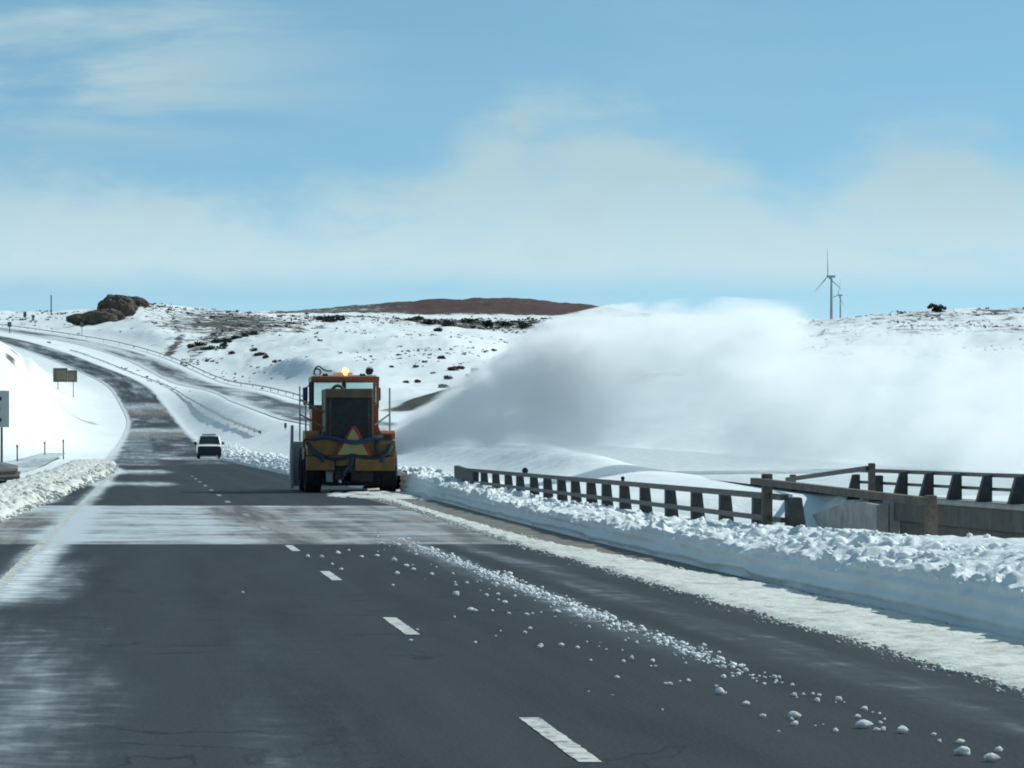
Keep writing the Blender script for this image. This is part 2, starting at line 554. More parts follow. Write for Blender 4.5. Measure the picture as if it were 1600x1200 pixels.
def smooth_interp(Y, ys, vs_, w=0.10):
    """interpolation with softened corners (in log distance)"""
    L = np.log(np.maximum(np.asarray(Y, float), 1.0))
    s = 0
    ks = np.linspace(-1, 1, 9)
    wt = (1 - np.abs(ks)) + 0.05
    for k_, q in zip(ks, wt):
        s = s + q * np.interp(np.exp(L + k_ * w), ys, vs_)
    return s / wt.sum()


_y1 = [1, 330, 450, 600, 750, 850, 950, 1050, 1300, 1450, 1700, 2200, 3000, 8000]
_z1 = [0, -7.0, -8.7, -10.5, -11.6, -11.7, -9.6, -5.4, 3.7, 9.4, 17.0, 26, 30, 60]
_x1d = [0, 0, 0, 0, 0, -0.3, -2.5, -6.1, -33.5, -55.4, -112, -255, -520, -2400]


def z1(Y):
    Y = np.asarray(Y, float)
    return np.where(Y < 280, GZ * Y, smooth_interp(Y, _y1, _z1, 0.07))


def x1(Y):      # origin line of road coordinate u
    Y = np.asarray(Y, float)
    return GX * Y + np.where(Y < 700, 0.0, smooth_interp(Y, _y1, _x1d, 0.08))


_y2 = [1, 60, 90, 150, 250, 500, 800, 1100, 1300, 1450, 1700, 2200, 3000, 8000]
_z2 = [0.1, -1.1, -1.75, -2.6, -4.0, -6.2, -7.0, -6.0, 1.6, 7.3, 16.0, 25, 29, 59]
_u2 = [23, 23, 23, 23, 23, 23, 23, 26, 33, 36, 40, 50, 60, 80]


def z2(Y):
    return smooth_interp(Y, _y2, _z2, 0.06)


def u2(Y):
    return smooth_interp(Y, _y2, _u2, 0.1)


def rp(u, Y, h=0.0):
    return Vector((float(x1(Y)) + u, Y, float(z1(Y)) + h))


# ------------------------------------------------------------------ terrain
# ground rows of the photograph for a number of real distances: (distance, [(px, row), ...])
PROF = [
    (300, [(-900, 560), (-300, 610), (0, 690), (100, 708), (150, 719), (200, 721), (600, 721), (3000, 716)]),
    (360, [(-900, 500), (-300, 545), (0, 622), (50, 664), (100, 687), (150, 700), (210, 712), (600, 690), (1000, 680), (3000, 670)]),
    (420, [(-900, 450), (-300, 490), (-100, 510), (0, 537), (40, 567), (70, 600), (100, 638), (130, 664), (160, 682), (200, 698), (560, 672), (1000, 664), (3000, 640)]),
    (460, [(-900, 445), (-300, 485), (-100, 507), (0, 534), (40, 562), (70, 596), (100, 632), (140, 664), (200, 694), (540, 667), (700, 664), (1000, 650), (3000, 620)]),
    (560, [(-900, 470), (-300, 520), (0, 560), (60, 600), (100, 626), (150, 650), (200, 680), (500, 657), (600, 655), (660, 650), (760, 640), (1000, 620), (1600, 600), (3000, 580)]),
    (650, [(-900, 480), (-300, 540), (0, 574), (60, 600), (100, 617), (150, 640), (200, 670), (480, 640), (560, 640), (610, 634), (650, 621), (700, 607), (740, 596), (800, 584), (1000, 574), (1600, 560), (3000, 550)]),
    (800, [(-900, 490), (-300, 540), (0, 572), (60, 588), (100, 600), (150, 620), (200, 648), (300, 640), (480, 608), (560, 605), (600, 608), (660, 612), (700, 612), (800, 604), (1000, 600), (1600, 580), (3000, 570)]),
    (1050, [(-900, 490), (-300, 530), (0, 563), (100, 576), (150, 590), (270, 602), (400, 588), (480, 566), (560, 562), (620, 560), (700, 552), (760, 556), (800, 566), (900, 575), (1200, 560), (1600, 540), (3000, 530)]),
    (1250, [(-900, 490), (-300, 530), (0, 556), (150, 562), (300, 562), (360, 558), (420, 550), (480, 542), (540, 537), (600, 533), (700, 529), (760, 538), (800, 552), (900, 560), (1200, 535), (1400, 515), (1600, 505), (3000, 500)]),
    (1500, [(-900, 488), (-300, 510), (0, 521), (100, 522), (150, 524), (200, 520), (250, 514), (300, 516), (360, 519), (420, 520), (480, 522), (600, 521), (700, 523), (760, 530), (800, 536), (900, 530), (1200, 515), (1330, 498), (1400, 491), (1450, 487), (1600, 485), (2000, 482), (3000, 490)]),
    (1720, [(-900, 486), (-300, 500), (0, 507), (60, 506), (120, 500), (160, 492), (190, 484), (220, 480), (260, 488), (300, 494), (400, 502), (480, 510), (600, 512), (700, 514), (800, 520), (900, 515), (1000, 508), (1200, 515), (1600, 500), (3000, 505)]),
    (1950, [(-900, 486), (-300, 494), (0, 494), (60, 494), (120, 490), (170, 478), (200, 474), (240, 476), (300, 484), (400, 491), (480, 500), (600, 505), (700, 508), (800, 512), (900, 506), (1000, 504), (1600, 505), (3000, 505)]),
    (2350, [(-900, 488), (0, 493), (200, 490), (400, 493), (480, 493), (600, 494), (700, 497), (800, 499), (900, 499), (1000, 500), (1600, 507), (3000, 505)]),
    (2900, [(-900, 490), (0, 492), (300, 493), (400, 490), (430, 488), (500, 484), (600, 478), (680, 472), (750, 469), (850, 471), (950, 481), (1000, 488), (1100, 495), (1300, 502), (3000, 503)]),
    (3600, [(-900, 490), (0, 491), (300, 495), (600, 490), (850, 490), (1300, 503), (3000, 503)]),
    (6500, [(-900, 494), (0, 494), (600, 496), (1300, 503), (3000, 503)]),
]
PXS = np.linspace(-1900, 3500, 1081)
_rows = []
_ky = []
for Yk in (8, 20, 60, 140, 260):
    _ky.append(Yk)
    _rows.append(np.full_like(PXS, CZ + (HZ - (690 + 9333.0 / Yk)) / F * Yk))
ker = np.hanning(9)
ker /= ker.sum()
for Yk, pts in PROF:
    r_ = np.interp(PXS, [p_[0] for p_ in pts], [p_[1] for p_ in pts])
    r_ = np.convolve(np.pad(r_, 4, mode='edge'), ker, mode='valid')
    _ky.append(Yk)
    _rows.append(CZ + (HZ - r_) / F * Yk)
_rows = np.array(_rows)
_lky = np.log(np.array(_ky, float))


def base_z(X, Y):
    """smooth (monotone-ish cubic in log distance) ground height"""
    X, Y = np.broadcast_arrays(np.asarray(X, float), np.asarray(Y, float))
    px = np.clip(800 + F * X / Y, PXS[0], PXS[-1] - 0.01)
    c = (px - PXS[0]) / (PXS[1] - PXS[0])
    c0 = np.floor(c).astype(int)
    fc = c - c0
    L = np.clip(np.log(Y), _lky[0], _lky[-1] - 1e-6)
    k_ = np.clip(np.searchsorted(_lky, L, side='right') - 1, 0, len(_lky) - 2)
    n_ = len(_lky)

    def V(i):
        i = np.clip(i, 0, n_ - 1)
        return _rows[i, c0] * (1 - fc) + _rows[i, np.minimum(c0 + 1, len(PXS) - 1)] * fc
    x0_, x1_ = _lky[k_], _lky[k_ + 1]
    h_ = x1_ - x0_
    t_ = (L - x0_) / h_
    v0, v1 = V(k_), V(k_ + 1)
    vm, vp = V(k_ - 1), V(k_ + 2)
    lm = _lky[np.maximum(k_ - 1, 0)]
    lp = _lky[np.minimum(k_ + 2, n_ - 1)]
    s0 = (v1 - v0) / h_
    sm = np.where(k_ > 0, (v0 - vm) / np.maximum(x0_ - lm, 1e-6), s0)
    sp = np.where(k_ < n_ - 2, (vp - v1) / np.maximum(lp - x1_, 1e-6), s0)
    # Fritsch-Carlson style limited tangents
    def lim(a, b):
        return np.where(a * b > 0, 2 * a * b / (a + b + 1e-12), 0.0)
    m0, m1 = lim(sm, s0) * h_, lim(s0, sp) * h_
    t2, t3 = t_ * t_, t_ ** 3
    return (2 * t3 - 3 * t2 + 1) * v0 + (t3 - 2 * t2 + t_) * m0 + (-2 * t3 + 3 * t2) * v1 + (t3 - t2) * m1


def ground(X, Y):
    X, Y = np.broadcast_arrays(np.asarray(X, float), np.asarray(Y, float))
    u = X - x1(Y)
    zb = base_z(X, Y)
    far = sstep(350, 1300, Y)
    nz = fbm(X / 60, Y / 90, 0, 4, 3) * (0.25 + 2.8 * far) + fbm(X / 13, Y / 22, 0, 5, 9, 0.6) * (0.10 + 1.25 * far)
    # fields roll gently off the road
    zb = zb + nz
    # gully under the bridges
    g = sstep(50.5, 54, Y) * (1 - sstep(87.5, 90.3, Y)) * sstep(9.6, 11.5, u) * (1 - sstep(34, 40, u))
    # road corridors: the ground meets each road bed and blends away from it
    uu2 = u2(Y)
    ff = sstep(300, 900, Y)
    d1 = np.maximum(np.abs(u - 2.25) - 5.6, 0.04) / (9 + 12 * ff)
    d2 = np.maximum(np.abs(u - uu2) - 6.3, 0.04) / (8 + 10 * ff)
    a1 = np.maximum(d1 ** -2.0 - 1, 0)
    a2 = np.maximum(d2 ** -2.0 - 1, 0) * sstep(40, 60, Y)
    z = (zb + a1 * (z1(Y) - 0.10) + a2 * (z2(Y) - 0.10)) / (1 + a1 + a2)
    # between the two roads the median is one even snow slope
    um0, um1 = 7.85, uu2 - 6.4
    tm = np.clip((u - um0) / (um1 - um0), 0, 1)
    tm = 0.5 * tm + 0.5 * tm * tm * (3 - 2 * tm)
    inm = ((u > um0) & (u < um1)) * sstep(115, 150, Y) * (1 - sstep(1500, 1900, Y))
    zm = z1(Y) - 0.10 + (z2(Y) - z1(Y)) * tm + np.sin(np.pi * tm) * (0.22 * fbm(X / 9, Y / 24, 0, 4, 13) - 0.15)
    z = z * (1 - inm) + zm * inm
    g2 = sstep(54, 60, Y) * (1 - sstep(96, 101.5, Y)) * sstep(10, 13, u) * (1 - sstep(17.3, 17.75, u))
    z = z - 1.25 * g2
    # ploughed snow berm on the near side of road 2, drifts
    ub = u - (uu2 - 6.6)
    berm = np.exp(-(ub / 1.7) ** 2) * sstep(100, 175, Y) * (1 - sstep(260, 420, Y)) * (0.80 + 0.25 * fbm(X / 5, Y / 9, 0, 3, 21))
    z = z + berm
    z = z - 3.6 * g
    return z


def gz(X, Y):
    return float(ground(np.array([X]), np.array([Y]))[0])


rowsY = np.exp(np.arange(math.log(9), math.log(6400), 0.0105))
a_in = np.arange(-0.150, 0.1501, 0.00075)
a_l = -0.150 - np.cumsum(np.linspace(0.0012, 0.016, 34))[::-1]
a_r = 0.150 + np.cumsum(np.linspace(0.0012, 0.016, 34))
aa = np.concatenate([a_l, a_in, a_r])
YY, AA = np.meshgrid(rowsY, aa, indexing='ij')
XX = AA * YY
ZZ = ground(XX, YY)
me = mesh_np('ground', np.stack([XX, YY, ZZ], -1), grid_q(*YY.shape))
PX = 800 + F * AA
PYR = HZ - (ZZ - CZ) * F / YY


def blob(px, Y, cx, cy, rx, ry, rot=0.0):
    """soft patch in plan: px is the bearing, Y the distance"""
    dx, dy = (px - cx), (np.log(Y) - math.log(cy)) * 100
    c, s = math.cos(rot), math.sin(rot)
    return np.exp(-((dx * c + dy * s) / rx) ** 2 - ((-dx * s + dy * c) / ry) ** 2)


br = 0.0 * YY + 0.27 * sstep(900, 1200, YY) * (1 - 0.5 * sstep(560, 640, PX) * (1 - sstep(1500, 1700, YY)))
br = np.maximum(br, 0.80 * sstep(1150, 1400, YY) * (1 - sstep(2000, 2200, YY)) * blob(PX, YY, 360, 1620, 150, 22))
br = np.maximum(br, 0.72 * blob(PX, YY, 330, 1420, 60, 7, 0.25))
br = np.maximum(br, 0.70 * blob(PX, YY, 400, 1500, 60, 6, 0.2))
br = np.maximum(br, 0.42 * blob(PX, YY, 500, 1750, 120, 9))
br = np.maximum(br, 0.75 * blob(PX, YY, 720, 1950, 150, 9))
br = np.maximum(br, 0.75 * blob(PX, YY, 520, 2250, 90, 5))
br = np.maximum(br, 0.50 * blob(PX, YY, 20, 1150, 55, 8))
br = np.maximum(br, 0.62 * blob(PX, YY, 150, 760, 40, 5))
br = np.maximum(br, 0.40 * sstep(1150, 1300, PX) * sstep(1000, 1200, YY) * (1 - sstep(1600, 1800, YY)))
br = np.maximum(br, 0.55 * blob(PX, YY, 1450, 1400, 90, 6))
br = np.maximum(br, 0.45 * blob(PX, YY, 240, 1900, 110, 6))
plat = sstep(2400, 2500, YY) * (1 - sstep(3000, 3200, YY)) * sstep(390, 440, PX) * (1 - sstep(1000, 1040, PX))
br = np.maximum(br, plat * (0.74 + 0.20 * sstep(560, 680, PX)))
br = np.maximum(br, 0.72 * blob(PX, YY, 470, 1560, 70, 5, 0.2))
br = np.maximum(br, 0.80 * blob(PX, YY, 265, 1340, 45, 4, 0.3))
br = np.maximum(br, 0.42 * blob(PX, YY, 120, 760, 70, 9))  # mottling paints the shade of the snow field behind the left mound
br = np.maximum(br, 0.85 * blob(PX, YY, 760, 2050, 140, 5))
br = np.maximum(br, 0.60 * blob(PX, YY, 1560, 1420, 90, 8))
br = np.maximum(br, 0.62 * blob(PX, YY, 18, 405, 14, 2.5))
br = np.maximum(br, 0.62 * blob(PX, YY, 22, 432, 12, 2.0))
br = np.maximum(br, 0.55 * blob(PX, YY, 300, 960, 40, 6))
# keep road corridors and the verges white
u_ = XX - x1(YY)
clear = sstep(7, 13, np.abs(u_ - 2.25)) * sstep(7, 14, np.abs(u_ - u2(YY)))
br = br * clear
br = np.maximum(br, 0.95 * np.minimum(1, 1.7 * blob(PX, YY, 690, 615, 85, 5)))  # bare soil on the bank, its dark colour also painting the face's shade
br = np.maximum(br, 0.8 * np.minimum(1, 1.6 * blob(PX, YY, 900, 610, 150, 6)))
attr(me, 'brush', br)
attr(me, 'red', plat * sstep(520, 680, PX))
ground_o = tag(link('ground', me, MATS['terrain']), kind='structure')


# ------------------------------------------------------------------ roads
def road_sheet(name, Ya, Yb, step, us, uf, zf, cover, dirt, matn, lift=0.0):
    n = max(3, int(math.log(Yb / Ya) / step))
    ys = np.exp(np.linspace(math.log(Ya), math.log(Yb), n))
    UU, YYr = np.meshgrid(us, ys)
    Xr = uf(YYr) + UU
    Zr = zf(YYr) + lift
    me_ = mesh_np(name, np.stack([Xr, YYr, Zr], -1), grid_q(*UU.shape))
    uvl = me_.uv_layers.new(name='road')
    vi = np.empty(len(me_.loops), np.int32)
    me_.loops.foreach_get('vertex_index', vi)
    uvd = np.stack([UU.ravel()[vi], YYr.ravel()[vi]], -1).astype(np.float32)
    uvl.data.foreach_set('uv', uvd.ravel())
    attr(me_, 'cover', np.clip(cover(UU, YYr), 0, 1.6))
    attr(me_, 'dirt', dirt(UU, YYr))
    return tag(link(name, me_, MATS[matn]), kind='structure')


US = np.arange(-3.3, 7.61, 0.15)


def cov_near(u, Y):
    c = 0.05 + 0 * u
    # salt-dry film in the left lane, near the camera
    c = np.maximum(c, 0.44 * (1 - sstep(-0.7, 0.5, u)) * (1 - sstep(24, 44, Y)))
    c = np.maximum(c, 0.30 * np.exp(-((u - 0.75) / 0.45) ** 2) * (1 - sstep(21, 30, Y)))
    c = np.maximum(c, 0.24 * np.exp(-((u - 0.9) / 0.55) ** 2) * (1 - sstep(28, 48, Y)))
    # blown snow lying along the left edge line
    c = np.maximum(c, 0.95 * np.exp(-((u + 1.35) / 0.33) ** 2) * sstep(33, 40, Y))
    c = np.maximum(c, 0.55 * np.exp(-((u + 1.1) / 0.6) ** 2) * sstep(33, 40, Y) * (1 - sstep(47, 56, Y)))
    # streaks between the windrow and the shoulder
    c = np.maximum(c, 0.36 * np.exp(-((u - 4.75) / 0.4) ** 2))
    c = np.maximum(c, 0.42 * np.exp(-((u - 3.95) / 0.35) ** 2) * sstep(20, 30, Y))
    c = np.maximum(c, 0.30 * (1 - sstep(-2.4, -1.6, u)))
    return c


def dirt_near(u, Y):
    return 0.42 * sstep(4.5, 5.5, u) * (1 - sstep(30, 60, Y)) + 0.2 * (1 - sstep(-2.3, -1.6, u))


road_o = road_sheet('road', 9, 58.2, 0.004, US, x1, z1, cov_near, dirt_near, 'asphalt')


def cov_deck(u, Y):
    c = 0.62 * (1 - sstep(1.2, 2.6, u)) + 0.36 * sstep(2.0, 3.0, u)
    c = c - 0.30 * sstep(1.0, 1.8, u) * (1 - sstep(2.0, 2.6, u)) * sstep(70, 80, Y)
    c = c - 0.35 * (1 - sstep(-2.0, -1.6, u)) * (1 - sstep(80, 88, Y))
    c = c + 0.5 * np.exp(-((u + 1.30) / 0.30) ** 2)
    c = c + 0.25 * np.exp(-((Y - 92) / 1.2) ** 2)
    return c


deck_o = road_sheet('bridge_deck', 58.2, 93.3, 0.004, US, x1, z1, cov_deck, lambda u, Y: 0 * u, 'deck_concrete')


def cov_far(u, Y):
    c = 0.06 + 0 * u
    c = c + 0.62 * np.exp(-((Y - 142) / 9) ** 2) * (1 - sstep(0.6, 1.8, u))
    c = c + 0.65 * np.exp(-((Y - 198) / 18) ** 2) * (1 - sstep(0.8, 2.0, u))
    c = c + 0.7 * np.exp(-((u + 1.45) / 0.3) ** 2) * (1 - sstep(200, 260, Y))
    c = c + 0.8 * np.exp(-((u + 2.6) / 0.5) ** 2) * np.exp(-((Y - 102) / 9) ** 2)
    c = np.maximum(c, 0.45 * sstep(215, 260, Y) * (1 - sstep(700, 800, Y)) * (1 - sstep(0.5, 2.5, u)))
    c = np.maximum(c, (0.34 + 0.34 * fbm(Y / 30.0, u / 2.2, 0, 3, 57)) * sstep(200, 300, Y))
    c = np.maximum(c, 0.85 * np.exp(-((Y - 335) / 22) ** 2) * sstep(0, 2, u) * 0.8)
    c = np.maximum(c, 0.65 * np.exp(-((Y - 690) / 60) ** 2))
    c = np.maximum(c, 0.60 * np.exp(-((Y - 930) / 35) ** 2))
    c = np.maximum(c, 0.62 * sstep(1020, 1100, Y) * (0.6 + 0.9 * fbm(Y / 60.0, u / 3, 0, 3, 55)))
    c = np.maximum(c, 0.95 * sstep(3.4 + 0.9 * fbm(Y / 22.0, 3.1, 0, 3, 58), 5.4, np.abs(u - 2.2)) * sstep(230, 300, Y))
    return c


def dirt_far(u, Y):
    return 0.75 * np.exp(-((Y - 640) / 70) ** 2) + 0.6 * np.exp(-((Y - 900) / 60) ** 2) + 0.10


road_far = road_sheet('road', 93.3, 2600, 0.006, US, x1, z1, cov_far, dirt_far, 'asphalt')


def cov_2(u, Y):
    c = 0.60 + 0.50 * fbm(Y / 75.0, u / 5, 0, 3, 5)
    c = np.maximum(c, 1.35 * (1 - sstep(260, 420, Y)))
    c = c + 0.5 * sstep(3.8, 5.3, np.abs(u))
    return c


US2 = np.arange(-5.7, 5.71, 0.6)
road2a = road_sheet('road', 91.2, 2600, 0.008, US2, lambda Y: x1(Y) + u2(Y), z2, cov_2, lambda u, Y: 0.1 + 0 * u, 'asphalt')


def z_side(Y):
    return z1(Y) - 0.02


side_o = road_sheet('side_road', 70, 330, 0.01, np.arange(-10.5, -6.4, 0.4), x1, lambda Y: ground(x1(Y) - 8.4, Y) + 0.10, lambda u, Y: 0.80 + 0.35 * fbm(Y / 14.0, u / 1.5, 0, 3, 66), lambda u, Y: 0.4 + 0 * u, 'asphalt')


# painted markings, each its own piece lying on the road
def strip(name, parent, pts, w, matn='road_paint', lift=0.004, taper=0.0):
    V, Q = [], []
    for i, (u, Y) in enumerate(pts):
        jl, jr = R.uniform(-taper, taper), R.uniform(-taper, taper)
        V += [tuple(rp(u - w / 2 + jl, Y, lift)), tuple(rp(u + w / 2 + jr, Y, lift))]
        if i:
            b_ = 2 * i
            Q.append((b_ - 2, b_ - 1, b_ + 1, b_))
    return link(name, mesh_np(name, V, Q, False), MATS[matn], parent)


for i, yc in enumerate([20.1, 32.4, 44.5, 56.0]):
    strip('lane_dash', road_o, [(2.13, yc - 1.5 + 3.0 * j / 24) for j in range(25)], 0.115, taper=0.005)
for yc in (69, 81.2):
    strip('lane_dash', deck_o, [(2.13, yc - 1.5 + 3.0 * j / 12) for j in range(13)], 0.115, 'worn_paint', taper=0.016)
for yc in (99, 111, 123, 135, 148, 160, 172):
    strip('lane_dash', road_far, [(2.13, yc - 1.5 + 3.0 * j / 8) for j in range(9)], 0.11, 'worn_paint', taper=0.03)
strip('edge_line', road_o, [(-1.53, 12 + 0.3 * j) for j in range(154)], 0.13, taper=0.008)
strip('edge_line', deck_o, [(-1.53, 58.3 + 0.5 * j) for j in range(70)], 0.13, taper=0.01)
strip('edge_line', road_far, [(-1.53, 93.4 + 1.0 * j) for j in range(112)], 0.13, taper=0.008)

# ------------------------------------------------------------------ snow beside the road


def rows_geo(a, b, step):
    n = max(4, int(math.log(b / a) / step))
    return np.exp(np.linspace(math.log(a), math.log(b), n))


def bank_base(Y):
    return np.interp(Y, [15, 45, 60, 80, 100, 117, 135, 170, 330, 430], [6.72, 6.74, 6.85, 7.15, 7.55, 7.85, 7.0, 6.8, 6.6, 7.6])


def bank_sheet(name, Ya, Yb, step, cut, label_kind='structure', matn='snow_bank'):
    """cut=1: sheer face sliced by the blower; cut=0: tumbled chunky berm"""
    ys = rows_geo(Ya, Yb, step)
    tt = np.concatenate([np.linspace(0, 1, 22)[:-1], np.linspace(1, 1.5, 36)[:-1], np.linspace(1.5, 2, 20)[:-1], np.linspace(2, 3, 16)])
    TT, YB = np.meshgrid(tt, ys)
    ub = bank_base(YB)
    hf = np.interp(YB, [15, 30, 45, 60, 80, 117, 150, 430], [0.43, 0.41, 0.32, 0.28, 0.27, 0.48, 0.42, 0.35])
    hf = hf * (1 + 0.22 * fbm(YB / 2.6, 3.3, 0, 3, 31))
    if cut:
        du = np.where(TT < 1, 0.05 * TT + 0.10 * TT ** 3, 0)
    else:
        du = np.where(TT < 1, 0.75 * TT, 0)
        du = du - 0.25
    u = ub + du
    h = hf * np.clip(TT, 0, 1) ** (0.9 if cut else 1.0)
    # top: from the crest back to the far side
    s = np.clip(TT - 1, 0, 1)
    wtop = np.interp(YB, [15, 40, 60, 110, 150, 430], [1.75, 1.75, 1.9, 1.6, 2.0, 2.0])
    crest0 = (0.15 if cut else 0.5)
    u = np.where(TT >= 1, ub + crest0 + wtop * s, u)
    back = np.interp(YB, [15, 36, 50, 60, 95, 108, 150, 430], [0.58, 0.56, 0.38, 0.27, 0.27, 0.5, 0.4, 0.35])
    h = np.where(TT >= 1, hf + (back - hf) * sstep(0, 0.75, s) + 0.06 * np.sin(np.pi * s), h)
    s3 = np.clip(TT - 2, 0, 1)
    u = u + np.where(TT > 2, 2.6 * s3, 0)
    h = np.where(TT > 2, back - (back + 0.9) * s3 ** 1.6, h)
    # tumbled lumps on the crest
    lump = fbm(u / 0.15, YB / 0.19, h / 0.15, 3, 41, 0.75)
    lump2 = np.abs(fbm(u / 0.42, YB / 0.5, h / 0.42, 4, 47, 0.6))
    crestw = sstep(0.62, 1.0, TT) * (1 - sstep(1.25, 1.8, TT)) if cut else sstep(0.0, 0.3, TT) * (1 - 0.4 * sstep(1.6, 2.2, TT))
    scale_far = np.interp(YB, [20, 60, 120, 400], [1.0, 1.15, 1.5, 2.2])
    lmask = 0.30 + 0.9 * sstep(-0.35, 0.45, fbm(YB / 1.7, u / 0.9, 0, 3, 49))
    h = h + crestw * (0.09 * lump * lmask + 0.15 * lump2 * (0.45 + 0.6 * lmask)) * scale_far
    u = u - crestw * (0.10 * fbm(u / 0.3, YB / 0.32, h / 0.3, 3, 53) + 0.03) * scale_far
    if cut:      # slumps and bites along the cut
        u = u + sstep(0.15, 1.0, TT) * (1 - sstep(1.3, 2.0, TT)) * (0.11 * fbm(YB / 1.9, 5.5, 0, 3, 57) + 0.05 * fbm(YB / 0.6, 6.5, 0, 2, 59))
    # sheer face: faint layers and scoops
    face = (1 - sstep(0.75, 1.0, TT)) * sstep(0.0, 0.12, TT)
    u = u + (face * (0.02 * np.sin(h * 46 + 1.6 * fbm(YB / 3, 0.5, 0, 2, 61)) + 0.045 * fbm(YB / 1.3, h / 0.3, 0, 3, 63)) if cut else 0)
    topw = sstep(1.2, 1.8, TT)
    h = h + topw * (0.05 * fbm(u / 0.6, YB / 1.2, 0, 4, 71) + 0.024 * fbm(u / 0.15, YB / 0.25, 0, 3, 72))
    X = x1(YB) + u
    Z = z1(YB) + np.maximum(h, -3)
    Z = np.where(TT == 0, z1(YB) - 0.02, Z)
    me_ = mesh_np(name, np.stack([X, YB, Z], -1), grid_q(*TT.shape))
    o = link(name, me_, MATS[matn])
    tag(o, kind=label_kind)
    sel = (TT > 0.80) & (TT < 1.75)
    return np.stack([X[sel], YB[sel], Z[sel]], -1)


bank_pts = bank_sheet('snow_bank', 15, 118.5, 0.0015, True)
bank_sheet('snow_bank', 127.5, 430, 0.004, False)

# left berm: dirty tumbled snow
ys = rows_geo(40, 330, 0.0035)
tt = np.linspace(0, 1, 44)
TT, YB = np.meshgrid(tt, ys)
edge = np.interp(YB, [40, 60, 75, 93, 124, 194, 260, 330], [-3.0, -2.9, -2.75, -2.5, -2.15, -1.45, -1.8, -2.6])
u = edge + 0.25 * fbm(YB / 2.0, 1.7, 0, 3, 81) * (1 - TT) - np.interp(YB, [40, 100, 200, 330], [2.2, 2.3, 3.6, 4.0]) * TT
prof = sstep(0, 0.10, TT) * 0.20 + 0.18 * sstep(0.05, 0.5, TT) * (1 - sstep(0.6, 1.0, TT))
fade = 0.72 * sstep(42, 62, YB) * (1 - sstep(250, 325, YB))
lum = np.abs(fbm(u / 0.34, YB / 0.55, 0, 4, 83, 0.6)) * 0.34 + fbm(u / 0.15, YB / 0.25, 0, 2, 85) * 0.05
h = (prof + lum * sstep(0, 0.08, TT) * (1 - 0.5 * sstep(0.7, 1.0, TT))) * fade
h = h - 0.35 * sstep(0.75, 1.0, TT) - 0.03
h = np.where(TT == 0, -0.05, h)
me = mesh_np('snow_berm', np.stack([x1(YB) + u, YB, z1(YB) + h], -1), grid_q(*TT.shape))
tag(link('snow_berm', me, MATS['snow_cream']), kind='structure')

# packed snow left lying along the right shoulder, and the sandy slush beside it
ys = rows_geo(12, 116, 0.0018)
tt = np.linspace(0, 1, 26)
TT, YB = np.meshgrid(tt, ys)
uL = np.interp(YB, [12, 24, 40, 60, 80, 104, 116], [5.25, 5.42, 5.50, 5.60, 5.92, 6.35, 6.5])
uL = uL + 0.12 * fbm(YB / 1.6, 0.2, 0, 5, 91, 0.65) + 0.07 * fbm(YB / 0.22, 7.2, 0, 3, 191, 0.7)
uR = np.interp(YB, [12, 40, 48, 60, 80, 104, 116], [6.72, 6.70, 6.38, 6.05, 6.25, 6.65, 7.0])
uR = uR + 0.10 * fbm(YB / 1.7, 4.2, 0, 5, 93, 0.65) + 0.06 * fbm(YB / 0.25, 9.2, 0, 3, 193, 0.7)
u = uL + (uR - uL) * TT
edgew = sstep(0, 0.10, TT) * (1 - sstep(0.93, 1.0, TT))
h = 0.006 + edgew * (0.022 + 0.016 * fbm(u / 0.3, YB / 0.9, 0, 4, 95) + 0.010 * fbm(u / 0.07, YB / 0.15, 0, 2, 97))
me = mesh_np('shoulder_snow', np.stack([x1(YB) + u, YB, z1(YB) + h], -1), grid_q(*TT.shape))
tag(link('shoulder_snow', me, MATS['snow_cream']), kind='structure')
slush = road_sheet('shoulder_slush', 40, 118, 0.004, np.arange(5.9, 8.01, 0.15), x1, z1,
                   lambda u, Y: 0.22 + 0 * u, lambda u, Y: 0.95 + 0 * u, 'asphalt', lift=0.0045)

CR_U = (uL, uR, YB)
# snow thrown down on the deck around the machine
ys = rows_geo(100, 121, 0.002)
tt = np.linspace(0, 1, 30)
TT, YB = np.meshgrid(tt, ys)
u = 4.9 + 3.0 * TT
h = 0.005 + 0.10 * np.maximum(0, fbm(u / 0.7, YB / 2.2, 0, 4, 99) + 0.10 + 0.35 * (u - 6.2) / 1.6) * sstep(0, 0.2, TT) * sstep(100, 107, YB)
h = np.where(h < 0.011, -0.03, h)
me = mesh_np('loose_snow', np.stack([x1(YB) + u, YB, z1(YB) + h], -1), grid_q(*TT.shape))
tag(link('loose_snow', me, MATS['snow_cream']), kind='stuff', label='loose dirty snow left on the deck behind the snow blower', cat='snow')


# clods ---------------------------------------------------------------
def clod_mesh(seed, sub):
    bm = bmesh.new()
    bmesh.ops.create_icosphere(bm, subdivisions=sub, radius=1.0)
    P = np.array([v.co[:] for v in bm.verts])
    d = 1 + 0.55 * fbm(P[:, 0] * 1.3 + seed * 7.1, P[:, 1] * 1.3, P[:, 2] * 1.3, 3, seed + 100, 0.6)
    P = P * d[:, None] * np.array([1.05, 0.85, 0.70])
    Fq = np.array([[v.index for v in f.verts] for f in bm.faces])
    bm.free()
    return P, Fq


CL = [clod_mesh(i, 2) for i in range(7)]
CL_me = []
for i, (P, Fq) in enumerate(CL):
    P2 = P.copy()
    P2[:, 2] -= P2[:, 2].min() * 0.75
    me = mesh_np('snow_clod', P2, Fq, False)
    me.materials.append(MATS['snow_clod'])
    CL_me.append(me)
CLS = [clod_mesh(20 + i, 1) for i in range(7)]


